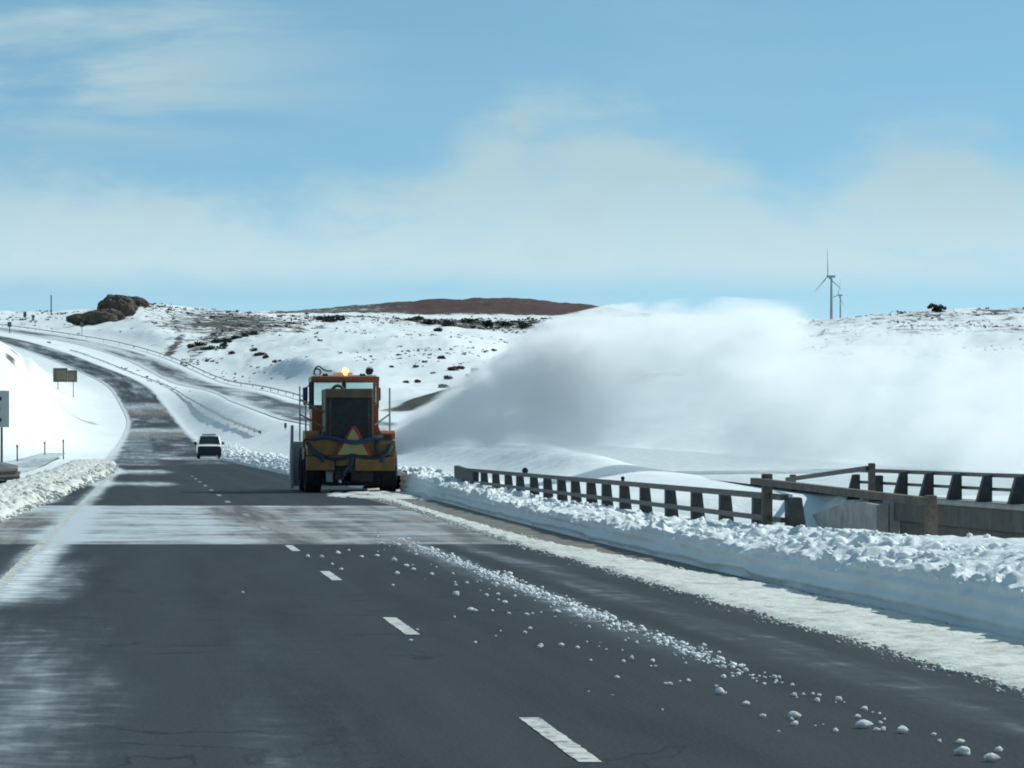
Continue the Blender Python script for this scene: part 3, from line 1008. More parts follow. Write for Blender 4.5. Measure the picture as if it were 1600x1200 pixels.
def clod_stuff(name, pts, matn, label, lib=CLS):
    """pts: rows (x,y,z,r)"""
    VV, QQ, off = [], [], 0
    for (x, y, z, r) in pts:
        P, Fq = lib[R.randrange(len(lib))]
        a = R.uniform(0, 6.28)
        c, s = math.cos(a), math.sin(a)
        Pr = np.stack([P[:, 0] * c - P[:, 1] * s, P[:, 0] * s + P[:, 1] * c, P[:, 2]], -1) * r * np.array([1, 1, R.uniform(0.7, 1.15)])
        VV.append(Pr + np.array([x, y, z + 0.25 * r]))
        QQ.append(Fq + off)
        off += len(P)
    o = link(name, mesh_np(name, np.concatenate(VV), np.concatenate(QQ), True), MATS[matn])
    tag(o, kind='stuff', label=label, cat='snow')
    return o


# windrow of crumbs along the right lane
pts = []
for _ in range(3000):
    Y = math.exp(R.uniform(math.log(24.5), math.log(62)))
    dens = float(np.interp(Y, [24, 27, 31, 45, 60, 64], [0.10, 0.45, 0.9, 1, 0.6, 0.15]))
    if R.random() > dens * (0.62 + 0.75 * float(vn(Y / 1.3, 0.5, 0, 77))):
        continue
    u = R.gauss(4.0 + 0.05 * float(vn(Y / 3.0, 2.5, 0, 78)), 0.045 + 0.06 * R.random() ** 2)
    r = min(0.05, 0.004 + abs(R.gauss(0, 0.009)) * (1 + (R.random() < 0.12)))
    q = rp(u, Y)
    pts.append((q.x, q.y, q.z, r))
clod_stuff('snow_windrow', pts, 'snow_clod', 'thin line of snow crumbs strewn along the right lane')
# crumbs spilling over both edges of the shoulder snow
pts = []
for _ in range(4200):
    i_ = int(math.log(math.exp(R.uniform(math.log(20), math.log(110))) / 12) / math.log(116 / 12) * (CR_U[2].shape[0] - 1))
    Y = float(CR_U[2][i_, 0])
    if R.random() < 0.7:
        u = float(CR_U[0][i_, 0]) - abs(R.gauss(0, 0.09)) + 0.05
    else:
        u = float(CR_U[1][i_, 0]) + abs(R.gauss(0, 0.06)) - 0.04
    q = rp(u, Y)
    pts.append((q.x, q.y, q.z, 0.004 + abs(R.gauss(0, 0.006)) * (1 + Y / 60)))
clod_stuff('shoulder_crumbs', pts, 'snow_cream', 'dirty crumbs of snow along the edges of the shoulder snow')
# clods lying singly on the asphalt
n_c = 0
named = [(1125, 1085, .046), (1240, 1122, .050), (1242, 1134, .035), (1350, 1138, .062), (1410, 1146, .048), (1310, 1096, .033), (1305, 1144, .024), (1166, 1102, .035),
         (1130, 1046, .038), (1130, 1060, .032), (1194, 1070, .022), (1210, 1060, .033), (1370, 1143, .025), (1350, 1110, .035), (1340, 1122, .03), (1505, 1180, .055), (1550, 1190, .05),
         (1560, 1175, .035), (1468, 1160, .02), (1500, 1162, .035), (1255, 1086, .02), (1270, 1086, .02), (1280, 1088, .02), (1040, 1070, .022), (843, 1012, .026), (902, 1014, .026),
         (735, 955, .045), (742, 955, .03), (820, 990, .03), (828, 984, .03), (795, 960, .03), (778, 930, .035), (710, 965, .02), (614, 916, .028), (379, 927, .024), (652, 985, .02),
         (481, 871, .05), (503, 872, .05), (528, 866, .055), (533, 891, .04), (565, 871, .04), (589, 870, .05), (616, 878, .065), (646, 892, .045), (620, 898, .045), (635, 886, .05),
         (545, 861, .04), (760, 932, .04), (870, 958, .05), (905, 966, .05), (960, 970, .045), (1075, 1016, .03), (1100, 1010, .03), (1040, 1010, .03), (845, 1011, .03), (987, 1030, .022)]
spots = []
for px, py, r in named:
    Y = F * CZ / (py - 690)
    spots.append(((px - 800) / F * Y - GX * Y, Y, r * 0.68))
for _ in range(150):
    Y = math.exp(R.uniform(math.log(20), math.log(66)))
    u = 4.0 - abs(R.gauss(0, 0.55)) + 0.15
    spots.append((u, Y, 0.006 + abs(R.gauss(0, 0.007)) * (1 + (Y - 20) / 40)))
own = {3: 'largest white snow clod on the asphalt at lower right', 0: 'lone rounded snow clod on the asphalt left of the other lower right clods', 34: 'single snow clod lying far out on the left lane'}
for ic, (u, Y, r) in enumerate(spots):
    o = bpy.data.objects.new('snow_clod', CL_me[R.randrange(7)])
    COL.objects.link(o)
    o.location = rp(u, Y, 0.001)
    o.scale = (r, r, r * R.uniform(0.8, 1.1))
    o.rotation_euler = (0, 0, R.uniform(0, 6.28))
    tag(o, own.get(ic, 'white snow clod lying loose on the dark asphalt of the right lane'), 'snow clod', 'snow clods strewn over the right lane')
# rubble on the cut bank's crest and on the left berm
pts = []
bank_pts = bank_pts[bank_pts[:, 1] > 26]
for q in bank_pts[RN.integers(0, len(bank_pts), 3600)]:
    if vn(q[1] / 1.1, q[0] / 0.5, 0, 123) < 0.05:
        continue
    pts.append((q[0] + R.gauss(0, .03), q[1] + R.gauss(0, .05), q[2] - 0.004, 0.006 + abs(R.gauss(0, 0.016)) * (1 + q[1] / 120)))
clod_stuff('bank_rubble', pts, 'snow_clod', 'lumps of snow tumbled along the crest of the cut bank')
pts = []
for _ in range(3400):
    Y = math.exp(R.uniform(math.log(62), math.log(240)))
    e_ = float(np.interp(Y, [40, 60, 75, 93, 124, 194, 260], [-3.0, -2.9, -2.75, -2.5, -2.15, -1.45, -1.8]))
    u = e_ - float(np.interp(Y, [60, 100, 200, 330], [1.6, 1.7, 2.8, 3.2])) * R.random() ** 1.2 + 0.08
    q = rp(u, Y, 0.03 + 0.15 * float(sstep(0, 0.4, (e_ - u))) + R.uniform(-0.08, 0.06))
    pts.append((q.x, q.y, q.z, 0.015 + abs(R.gauss(0, 0.030)) * (1 + Y / 300)))
clod_stuff('berm_rubble', pts, 'snow_cream', 'cream coloured snow rubble heaped along the left shoulder')
pts = []
for _ in range(3000):
    Y = math.exp(R.uniform(math.log(126), math.log(420)))
    u = float(bank_base(Y)) + 0.05 + 2.4 * R.random() ** 1.2
    q = rp(u, Y, 0.15 + 0.35 * float(sstep(0, 0.7, u - float(bank_base(Y)))) + R.uniform(-0.05, 0.1))
    pts.append((q.x, q.y, q.z, 0.02 + abs(R.gauss(0, 0.05)) * (1 + Y / 500)))
clod_stuff('berm_rubble', pts, 'snow_clod', 'broken snow rubble heaped along the right edge beyond the snow blower')

# ------------------------------------------------------------------ bridge railing on the near bridge
HEAD = math.atan(-GX)
RU = 8.5
pxs = [756, 774, 794, 812, 834, 855, 877, 899, 923, 947, 975, 1007, 1047, 1088, 1132, 1184, 1240]
rail = empty('bridge_railing', rp(RU, 50.0, 0))
tag(rail, 'dark steel bridge railing on flared posts along the cut snow bank', 'railing')
inv = Matrix.Translation(-rail.location)


def on(par, o):
    o.parent = par
    o.matrix_parent_inverse = Matrix.Translation(-par.location)
    return o


b = B().prism([(-0.075, -0.45), (0.22, -0.45), (0.075, 0.80), (-0.075, 0.80)], -0.11, 0.11, 'Y', 0.008)
post0 = b.build('post', MATS['post_steel'], rail)
post_me = post0.data
posts_y = []
for i, px in enumerate(pxs[::-1]):
    Y = F * RU / (px - 225.0)
    posts_y.append(Y)
    o = post0 if i == 0 else link('post', post_me, None, rail)
    o.location = rp(RU, Y) - rail.location
    o.rotation_euler = (0, R.uniform(-0.01, 0.01), HEAD)
    sc_ = 1.25 if i == 0 else 1.0
    o.scale = (sc_, sc_, 1.0)


def rail_bar(parent, name, u, Ya, Yb, ha, hb, w, hgt, matn, uf=None, zf=None, n=8, ub_=None):
    b_ = B()
    P = []
    for k_ in range(n + 1):
        t_ = k_ / n
        Y = Ya + (Yb - Ya) * t_
        uu = u + ((ub_ - u) * t_ if ub_ is not None else 0)
        P.append(rp(uu, Y, ha + (hb - ha) * t_) - parent.location)
    rings = []
    for p_ in P:
        rings.append([b_.bm.verts.new(p_ + Vector(d)) for d in ((-w / 2, 0, -hgt / 2), (w / 2, 0, -hgt / 2), (w / 2, 0, hgt / 2), (-w / 2, 0, hgt / 2))])
    for a_, c_ in zip(rings, rings[1:]):
        for k_ in range(4):
            b_.bm.faces.new((a_[k_], a_[(k_ + 1) % 4], c_[(k_ + 1) % 4], c_[k_]))
    b_.bm.faces.new(rings[0][::-1])
    b_.bm.faces.new(rings[-1])
    es = [e_ for e_ in b_.bm.edges if len(e_.link_faces) == 2 and e_.calc_face_angle(0) > 1.0]
    bmesh.ops.bevel(b_.bm, geom=es, offset=min(w, hgt) * 0.22, segments=2, affect='EDGES')
    return b_.build(name, MATS[matn], parent)


rail_bar(rail, 'top_rail', RU - 0.13, 51.0, 104, 0.80, 0.80, 0.10, 0.078, 'steel_rail')
rail_bar(rail, 'lower_rail', RU - 0.13, 51.0, 104, 0.50, 0.50, 0.10, 0.062, 'steel_rail')
for px in (822, 975):
    Y = F * RU / (px - 225.0)
    q = rp(RU - 0.02, Y) - rail.location
    B().cyl(q + Vector((0, 0, 0.80)), q + Vector((0, 0, 0.85)), 0.03).cyl(q + Vector((0, -0.012, 0.88)), q + Vector((0, 0.012, 0.88)), 0.07 if px == 822 else 0.035, n=16).build('reflector', MATS['black_metal'], rail)
# end panel at the far end of the railing
q = rp(RU, 101.5) - rail.location
B().box(q + Vector((-0.12, 0, 0.62)), (0.16, 6.0, 0.42), rot=(0, 0, HEAD), bevel=0.04).build('end_panel', MATS['steel_rail'], rail)

# approach guard rail in front (timber posts, timber-coloured beam)
gr = empty('approach_guardrail', rp(8.35, 41.5))
tag(gr, 'brown weathered approach guardrail on wooden posts joining the end of the bridge railing', 'guardrail')
for Y, u, hw, top in ((52.0, 8.30, 0.065, 1.10), (41.4, 8.35, 0.058, 0.96)):
    q = rp(u, Y) - gr.location
    o = B().box((0, 0, (top - 0.2) / 2), (hw * 2.0, hw * 2.4, top + 0.2), bevel=0.012).build('post', MATS['timber'], gr)
    o.location = q
    o.rotation_euler = (0, R.uniform(-.015, .015), HEAD)
rail_bar(gr, 'beam', 8.21, 52.5, 41.2, 1.00, 0.90, 0.11, 0.085, 'timber', ub_=8.24)

# ------------------------------------------------------------------ second bridge, to the right
b2 = empty('side_bridge', rp(17.6, 90, 0))
tag(b2, 'dark concrete bridge with flared railing posts beyond the bank at the right', 'bridge')
o0 = b2.location
U2 = 17.6


def rp2(u, Y, h=0.0):
    return Vector((float(x1(Y)) + u, Y, float(z1(Y)) + h))


def quadbox(parent, name, u0, u1, Ya, Yb, h0, h1, matn, bev=0.02):
    """box that follows the road plane"""
    b_ = B()
    V = [b_.bm.verts.new(rp2(u, Y, h) - parent.location) for u in (u0, u1) for Y in (Ya, Yb) for h in (h0, h1)]
    for f in ((0, 1, 3, 2), (4, 6, 7, 5), (0, 4, 5, 1), (2, 3, 7, 6), (0, 2, 6, 4), (1, 5, 7, 3)):
        b_.bm.faces.new([V[i] for i in f])
    bmesh.ops.recalc_face_normals(b_.bm, faces=b_.bm.faces)
    if bev:
        bmesh.ops.bevel(b_.bm, geom=list(b_.bm.edges), offset=bev, segments=2, affect='EDGES')
    return b_.build(name, MATS[matn], parent)


quadbox(b2, 'deck_slab', 17.40, 29.2, 46, 90.6, -0.30, 0.16, 'dark_concrete')
quadbox(b2, 'kerb', 17.32, 17.85, 46, 90.6, 0.16, 0.27, 'concrete')
quadbox(b2, 'girder', 17.50, 17.85, 46.2, 90.4, -1.45, -0.302, 'dark_concrete')
quadbox(b2, 'girder', 21.5, 21.9, 46.2, 90.4, -1.45, -0.302, 'dark_concrete')
quadbox(b2, 'girder', 25.5, 25.9, 46.2, 90.4, -1.45, -0.302, 'dark_concrete')
quadbox(b2, 'abutment', 17.3, 29.3, 90.62, 91.5, -4.2, 0.14, 'concrete')
# snow lying on the deck
quadbox(b2, 'deck_snow', 17.9, 29.1, 46.1, 90.5, 0.163, 0.28, 'snow_clean', 0.03)
# wing wall with a sloping top
bw = B()
wp = [(90.6, -4.0), (90.6, 0.06), (92.6, 0.10), (95.0, 0.02), (98.0, -0.22), (101.4, -0.50), (103.2, -0.62), (103.4, -4.0)]
lo = [bw.bm.verts.new(rp2(17.00, Y, h) - o0) for Y, h in wp]
hi = [bw.bm.verts.new(rp2(17.28, Y, h) - o0) for Y, h in wp]
bw.bm.faces.new(lo)
bw.bm.faces.new(hi[::-1])
for i in range(len(wp)):
    j = (i + 1) % len(wp)
    bw.bm.faces.new((lo[i], hi[i], hi[j], lo[j]))
bw.build('wing_wall', MATS['concrete'], b2)
b = B().prism([(-0.26, 0.0), (0.075, 0.0), (0.075, 0.62), (-0.09, 0.62)], -0.11, 0.11, 'Y', 0.008)
bp = b.build('post', MATS['post_steel'], b2)
ks = list(range(13))
for i in ks:
    inv_ = 0.000898 - 0.0000279 * i
    Y = F * U2 * inv_
    o = bp if i == 0 else link('post', bp.data, None, b2)
    o.location = rp2(U2, Y, 0.21 if Y < 90.6 else 0.10) - o0
    o.rotation_euler = (0, R.uniform(-.012, .012), HEAD)
rail_bar(b2, 'top_rail', U2 + 0.13, 60, 97, 0.84, 0.82, 0.10, 0.085, 'steel_rail')
rail_bar(b2, 'lower_rail', U2 + 0.13, 60, 97, 0.55, 0.53, 0.10, 0.065, 'steel_rail')

g2 = empty('far_guardrail', rp2(17.3, 92, 0))
tag(g2, 'thin dark guardrail running up to the far bridge railing at the right', 'guardrail')
for Y, u, top, bot in ((105.6, 17.55, 0.64, -0.4), (92.3, 17.2, 1.02, -0.2)):
    q = rp2(u, Y) - g2.location
    o = B().box((0, 0, (top + bot) / 2), (0.15, 0.18, top - bot), bevel=0.015).build('post', MATS['timber'], g2)
    o.location = q
    o.rotation_euler = (0, 0.01, HEAD)
rail_bar(g2, 'beam', 17.42, 105.8, 92.2, 0.50, 0.90, 0.07, 0.11, 'black_metal', ub_=17.08)

# ------------------------------------------------------------------ the snow blower truck
ORG = rp(6.2, 117.0)
pl = empty('snow_blower_truck', ORG, (math.atan(GZ), 0, HEAD))
tag(pl, 'orange and yellow snow blower truck seen from behind with a lit amber beacon', 'snow blower')


def P_(px, py):
    """photo pixel on the truck's rear face -> local x,z"""
    return (px - 548) / 52.1, (770.5 - py) / 52.1


def wheel(x, y, r, w, side):
    wt = empty('wheel', (x, y, r))
    wt.parent = pl
    b_ = B()
    n = 28
    pr = [(-w / 2, r * 0.62), (-w / 2, r * 0.90), (-w / 2 + 0.05, r * 0.985), (0, r), (w / 2 - 0.05, r * 0.985), (w / 2, r * 0.90), (w / 2, r * 0.62)]
    rg = []
    for k_ in range(n):
        a = 2 * math.pi * k_ / n
        rg.append([b_.bm.verts.new((xx, math.cos(a) * rr, math.sin(a) * rr)) for xx, rr in pr])
    for k_ in range(n):
        for j in range(len(pr) - 1):
            b_.bm.faces.new((rg[k_][j], rg[k_][j + 1], rg[(k_ + 1) % n][j + 1], rg[(k_ + 1) % n][j]))
    for k_ in range(n):                                   # tread lugs
        a = 2 * math.pi * (k_ + 0.5) / n
        b_.box((w * 0.23 * (1 if k_ % 2 else -1), math.cos(a) * r * 0.99, math.sin(a) * r * 0.99), (w * 0.45, 0.05, 0.05), rot=(a, 0, 0.3 if k_ % 2 else -0.3))
    ty = b_.build('tyre', MATS['rubber'], wt)
    B().cyl((-w * 0.36, 0, 0), (w * 0.36, 0, 0), r * 0.625, n=24).cyl((-w * 0.45, 0, 0), (w * 0.45, 0, 0), r * 0.2, n=12).build('rim', MATS['plow_yellow'], wt)


for yy in (1.0, 4.9):
    wheel(-1.10, yy, 0.66, 0.50, -1)
    wheel(1.18, yy, 0.66, 0.50, 1)
# chassis
B().box((0, 3.2, 0.80), (1.0, 6.2, 0.42), bevel=0.03).box((0.04, 1.0, 0.62), (1.9, 0.26, 0.26), bevel=0.05).box((0.04, 4.9, 0.62), (1.9, 0.26, 0.26), bevel=0.05).build('chassis', MATS['undercarriage'], pl)
B().sphere((0.04, 1.0, 0.60), 0.30, (1.2, 0.8, 1)).build('axle_housing', MATS['undercarriage'], pl)
B().box((-0.34, 0.05, 0.50), (0.26, 0.22, 0.22), bevel=0.02).box((-0.34, -0.02, 0.36), (0.12, 0.35, 0.10), bevel=0.02).build('tow_hitch', MATS['undercarriage'], pl)
B().box((0.34, 0.35, 0.52), (0.7, 0.5, 0.42), bevel=0.06).build('fuel_tank', MATS['black_metal'], pl)
B().box((-0.62, 0.3, 0.48), (0.22, 0.3, 0.34), bevel=0.04).build('air_tank', MATS['grey_rail'], pl, True)
B().box((0.0, 0.6, 0.30), (1.9, 0.10, 0.10), bevel=0.01).build('cross_bar', MATS['black_metal'], pl)
B().box((0.1, 3.0, 0.42), (1.5, 3.6, 0.42), bevel=0.05).build('belly_plate', MATS['undercarriage'], pl)
for sx in (-0.62, 0.70):
    B().box((sx, 0.42, 0.50), (0.46, 0.03, 0.42), bevel=0.008).build('mud_flap', MATS['rubber'], pl)
# rear counterweight body
B().prism([(-1.30, 1.10), (1.32, 1.10), (1.36, 1.30), (1.34, 1.56), (0.86, 1.62), (-0.86, 1.62), (-1.30, 1.56)], 0.0, 1.6, 'Y', 0.03).build('rear_body', MATS['plow_yellow'], pl)
B().box((-0.91, 0.05, 0.88), (0.84, 0.30, 0.43), bevel=0.03).build('bumper_panel', MATS['plow_yellow'], pl)
B().box((-0.22, 0.08, 0.94), (0.50, 0.26, 0.27), bevel=0.03).build('bumper_panel', MATS['plow_yellow'], pl)
B().box((0.72, 0.03, 0.86), (1.20, 0.30, 0.42), bevel=0.03).build('bumper_panel', MATS['plow_yellow'], pl)
B().box((0.03, 0.16, 0.86), (0.16, 0.25, 0.46), bevel=0.02).build('hitch_post', MATS['hose_blue'], pl)
for sx in (-1.0, 1.0):
    f = B().prism([(0.05, 1.60), (0.05, 1.78), (0.35, 1.86), (1.75, 1.86), (1.98, 1.62), (1.98, 1.34), (1.78, 1.34), (1.70, 1.57)], (-1.36 if sx < 0 else 0.90), (-0.93 if sx < 0 else 1.34), 'X', 0.02)
    f.build('fender', MATS['plow_orange'] if sx > 0 else MATS['plow_yellow'], pl)
    tl = B().box((1.08 * sx, -0.015, 1.66), (0.30, 0.05, 0.14), bevel=0.015).build('tail_lamp', MATS['red_reflector'] if sx < 0 else MATS['black_metal'], pl)
B().box((1.02, -0.03, 1.49), (0.34, 0.04, 0.07), bevel=0.01).build('tool_plate', MATS['sign_brown'], pl)
# tool boxes along the side
for sx in (-1, 1):
    B().box((1.10 * sx + 0.02, 2.9, 1.28), (0.44, 1.6, 0.62), bevel=0.03).build('side_box', MATS['plow_yellow'], pl)
# engine hood with radiator
B().box((-0.04, 1.28, 2.36), (1.44, 2.5, 1.52), bevel=0.05).build('engine_hood', MATS['plow_olive'], pl)
rad = B().box((-0.04, 0.0, 2.22), (1.36, 0.12, 1.22), bevel=0.02).build('radiator', MATS['black_metal'], pl)
for k_ in range(15):
    B().box((-0.04, -0.072, 1.68 + k_ * 0.078), (1.22, 0.02, 0.022)).build('slat', MATS['black_metal'], rad)
for sx in (-0.62, 0.54):
    B().box((sx, -0.075, 2.22), (0.05, 0.035, 1.2)).build('radiator_edge', MATS['undercarriage'], rad)
B().box((-0.04, -0.02, 2.965), (1.38, 0.14, 0.25), bevel=0.03).build('hood_lip', MATS['plow_olive'], pl)
B().tube([(-0.55, 0.1, 3.10), (-0.42, 0.15, 3.20), (-0.28, 0.2, 3.18), (-0.20, 0.25, 3.10)], 0.045).build('air_hose', MATS['black_metal'], pl, True)
B().cyl((-0.145, 0.9, 3.05), (-0.145, 0.9, 3.38), 0.06, n=14).build('exhaust_stack', MATS['black_metal'], pl, True)
# cab
B().box((-1.0, 3.35, 1.98), (0.12, 1.7, 1.12), bevel=0.02).box((0.93, 3.35, 1.98), (0.12, 1.7, 1.12), bevel=0.02)\
    .box((-0.86, 2.52, 2.04), (0.24, 0.10, 1.22), bevel=0.02).box((0.80, 2.52, 2.04), (0.24, 0.10, 1.22), bevel=0.02)\
    .box((-0.035, 4.2, 2.0), (1.95, 0.08, 0.95), bevel=0.02).build('cab_body', MATS['plow_orange'], pl)
for x_, y_ in ((-1.03, 2.54), (0.96, 2.54), (-1.03, 4.2), (0.96, 4.2)):
    B().box((x_, y_, 3.00), (0.09, 0.10, 0.92), bevel=0.015).build('cab_pillar', MATS['plow_orange'] if x_ > 0 else MATS['black_metal'], pl)
B().box((-0.10, 2.54, 3.16), (0.075, 0.07, 0.48), bevel=0.01).build('window_post', MATS['plow_orange'], pl)
rf = B().box((-0.035, 3.37, 3.44), (2.10, 1.92, 0.17), bevel=0.05).build('cab_roof', MATS['plow_orange'], pl)
B().box((-0.05, 3.45, 3.545), (1.96, 1.7, 0.06), bevel=0.028).build('roof_snow', MATS['snow_clean'], rf)
B().box((-0.57, 2.54, 3.02), (0.84, 0.012, 0.74)).build('rear_window', MATS['cab_glass'], pl)
B().box((0.42, 2.54, 3.02), (0.96, 0.012, 0.74)).build('rear_window', MATS['cab_glass'], pl)
B().box((-0.035, 4.2, 2.92), (1.86, 0.012, 0.86)).build('windscreen', MATS['cab_glass'], pl)
B().box((-1.03, 3.37, 2.96), (0.012, 1.5, 0.78)).build('side_window', MATS['cab_glass'], pl)
B().box((0.965, 3.37, 2.96), (0.012, 1.5, 0.78)).build('side_window', MATS['cab_glass'], pl)
st = B().box((-0.42, 3.3, 2.45), (0.5, 0.14, 0.75), bevel=0.05).build('driver_seat', MATS['black_metal'], pl)
# beacon and roof lights
bc = B().box((-0.10, 2.75, 3.60), (0.62, 0.20, 0.10), bevel=0.03).build('light_bar', MATS['amber_dim'], pl)
B().cyl((-0.02, 2.72, 3.56), (-0.02, 2.72, 3.70), 0.085, n=18).sphere((-0.02, 2.72, 3.70), 0.085, u=18).build('beacon', MATS['amber_lamp'], pl, True)
B().cyl((0.72, 2.72, 3.68), (0.72, 2.84, 3.68), 0.115, n=18).box((0.72, 2.79, 3.55), (0.05, 0.05, 0.14)).build('work_lamp', MATS['black_metal'], pl, True)
b = B()
ring = [(-0.88 + 0.10 * math.cos(a), 2.7, 3.66 + 0.10 * math.sin(a)) for a in np.linspace(0, 2 * math.pi, 15)]
b.poly_tube(ring, 0.025, 6).cyl((-0.88, 2.7, 3.50), (-0.88, 2.7, 3.58), 0.03)
b.build('work_lamp', MATS['black_metal'], pl, True)
B().tube([(-0.99, 2.8, 3.60), (-0.93, 2.8, 3.78), (-0.82, 2.8, 3.84), (-0.70, 2.8, 3.75), (-0.58, 2.8, 3.70), (-0.42, 2.8, 3.70)], 0.022).build('lamp_guard', MATS['black_metal'], pl, True)
B().tube([(0.62, 2.8, 3.74), (0.70, 2.8, 3.82), (0.80, 2.8, 3.80), (0.86, 2.8, 3.68)], 0.012).build('lamp_guard', MATS['grey_rail'], pl, True)
for x_ in (-0.68, -0.60, 0.46, 0.55):
    B().sphere((x_, 2.6, 3.58), 0.045, (1, 1, 0.9)).build('marker_lamp', MATS['black_metal'], pl, True)
# mirrors
for x_, m_ in ((-1.20, 'hose_blue'), (1.04 + 0.02, 'black_metal')):
    mr = B().box((x_, 3.9, 3.00), (0.16, 0.09, 0.42), bevel=0.055, seg=3).build('mirror', MATS[m_], pl, True)
    B().cyl((x_, 3.9, 3.18), (x_ * 0.86, 4.1, 3.30), 0.018).cyl((x_, 3.9, 2.82), (x_ * 0.86, 4.1, 2.7), 0.018).build('mirror_arm', MATS['black_metal'], mr)
B().box((-1.20, 3.92, 2.72), (0.13, 0.08, 0.13), bevel=0.05, seg=3).build('mirror', MATS['black_metal'], pl, True)
# hand rails, left side
B().poly_tube([(-1.46, 1.6, 1.55), (-1.46, 1.6, 3.20)], 0.024).build('hand_rail', MATS['grey_rail'], pl)
B().poly_tube([(-1.31, 0.9, 1.6), (-1.31, 0.9, 2.70)], 0.026).build('hand_rail', MATS['grey_rail'], pl)
B().poly_tube([(-1.46, 1.6, 2.82), (-1.31, 0.9, 2.69), (-0.80, 0.3, 2.42)], 0.030).build('hand_rail', MATS['sign_edge'], pl)
B().poly_tube([(-1.46, 1.6, 2.36), (-1.31, 0.9, 2.26), (-0.80, 0.3, 1.96)], 0.026).build('hand_rail', MATS['sign_edge'], pl)
# right side
B().poly_tube([(1.25, 1.2, 1.8), (1.25, 1.2, 3.15)], 0.028).build('hand_rail', MATS['grey_rail'], pl)
B().poly_tube([(1.25, 1.2, 2.36), (0.75, 0.6, 2.02)], 0.026).build('hand_rail', MATS['sign_edge'], pl)
# slow vehicle triangle


def tri(hw, z0, z1_, cut):
    return [(-hw, z0), (hw, z0), (hw - 0.02 + 0.0, z0 + 0.10), (cut, z1_), (-cut, z1_), (-hw + 0.02, z0 + 0.10)]


tg = B().prism([(-0.555 + 0.10, 1.12), (0.555 + 0.06, 1.12), (0.60, 1.22), (0.155, 1.99), (0.035, 1.99), (-0.44, 1.22)], -0.115, -0.10, 'Y').build('warning_triangle', MATS['red_reflector'], pl)
B().prism([(-0.40, 1.13), (0.52, 1.13), (0.07, 1.93)], -0.125, -0.116, 'Y').build('triangle_centre', MATS['fluorescent'], tg)
# hoses hanging over the back
B().tube([(-1.15, -0.05, 1.60), (-0.85, -0.14, 1.66), (-0.45, -0.16, 1.62), (0.05, -0.18, 1.50), (0.35, -0.18, 1.54), (0.70, -0.15, 1.63), (0.95, -0.05, 1.66)], 0.065).build('hose', MATS['hose_blue'], pl, True)
B().tube([(-1.32, 0.0, 1.52), (-1.15, -0.10, 1.28), (-0.90, -0.14, 1.12), (-0.55, -0.14, 1.02), (-0.2, -0.14, 1.04), (0.02, -0.14, 1.12), (0.35, -0.14, 1.06), (0.72, -0.14, 1.04), (0.92, -0.1, 1.10)], 0.050).build('hose', MATS['hose_black'], pl, True)
B().tube([(-1.25, -0.02, 1.45), (-1.08, -0.14, 1.18), (-0.88, -0.16, 1.06), (-0.84, -0.14, 0.92)], 0.055).build('hose', MATS['hose_blue'], pl, True)
B().tube([(1.22, -0.02, 1.44), (1.10, -0.12, 1.22), (0.95, -0.14, 1.08), (0.93, -0.12, 0.90)], 0.070).build('hose', MATS['hose_blue'], pl, True)
B().tube([(0.80, -0.02, 1.60), (0.74, -0.10, 1.40), (0.80, -0.12, 1.18), (0.95, -0.12, 1.08)], 0.045).build('hose', MATS['hose_black'], pl, True)
B().tube([(0.03, -0.10, 1.10), (0.04, -0.12, 0.92), (-0.05, -0.12, 0.78), (-0.16, -0.1, 0.66), (-0.2, -0.08, 0.5)], 0.055).build('hose', MATS['hose_blue'], pl, True)
B().tube([(-0.55, -0.02, 0.72), (-0.48, -0.08, 0.60), (-0.35, -0.08, 0.62), (-0.28, -0.06, 0.48)], 0.035).build('hose', MATS['hose_black'], pl, True)
B().sphere((-0.33, -0.20, 0.33), 0.05, (1, 1, 1.4)).build('hitch_ball', MATS['chrome'], pl, True)
# blower head at the front: side plates, back plate, auger, chute
bh = B().box((0.05, 6.9, 0.80), (3.0, 0.08, 1.35), bevel=0.02).box((0.05, 7.3, 1.50), (3.0, 0.85, 0.07), bevel=0.02)\
    .prism([(6.5, 0.05), (7.9, 0.05), (7.9, 1.1), (7.3, 1.55), (6.85, 2.05), (6.5, 2.05)], -1.54, -1.46, 'X', 0.01).build('blower_head', MATS['blower_grey'], pl)
B().prism([(6.6, 0.05), (7.9, 0.05), (7.9, 1.0), (7.3, 1.5), (6.6, 1.5)], 1.52, 1.60, 'X', 0.01).build('side_plate', MATS['undercarriage'], bh)
b = B().cyl((-1.45, 7.45, 0.55), (1.5, 7.45, 0.55), 0.10, n=12)
for k_ in range(40):
    t_ = k_ / 40
    a = t_ * 6 * math.pi
    b.box((-1.42 + 2.9 * t_, 7.45 + 0.27 * math.cos(a), 0.55 + 0.27 * math.sin(a)), (0.07, 0.36, 0.05), rot=(a, 0, 0.2))
b.build('auger', MATS['plow_yellow'], bh)
B().tube([(0.3, 6.7, 1.3), (0.45, 6.6, 1.6), (0.75, 6.6, 1.74), (1.25, 6.65, 1.78)], 0.22, 12).build('discharge_chute', MATS['plow_orange'], pl, True)

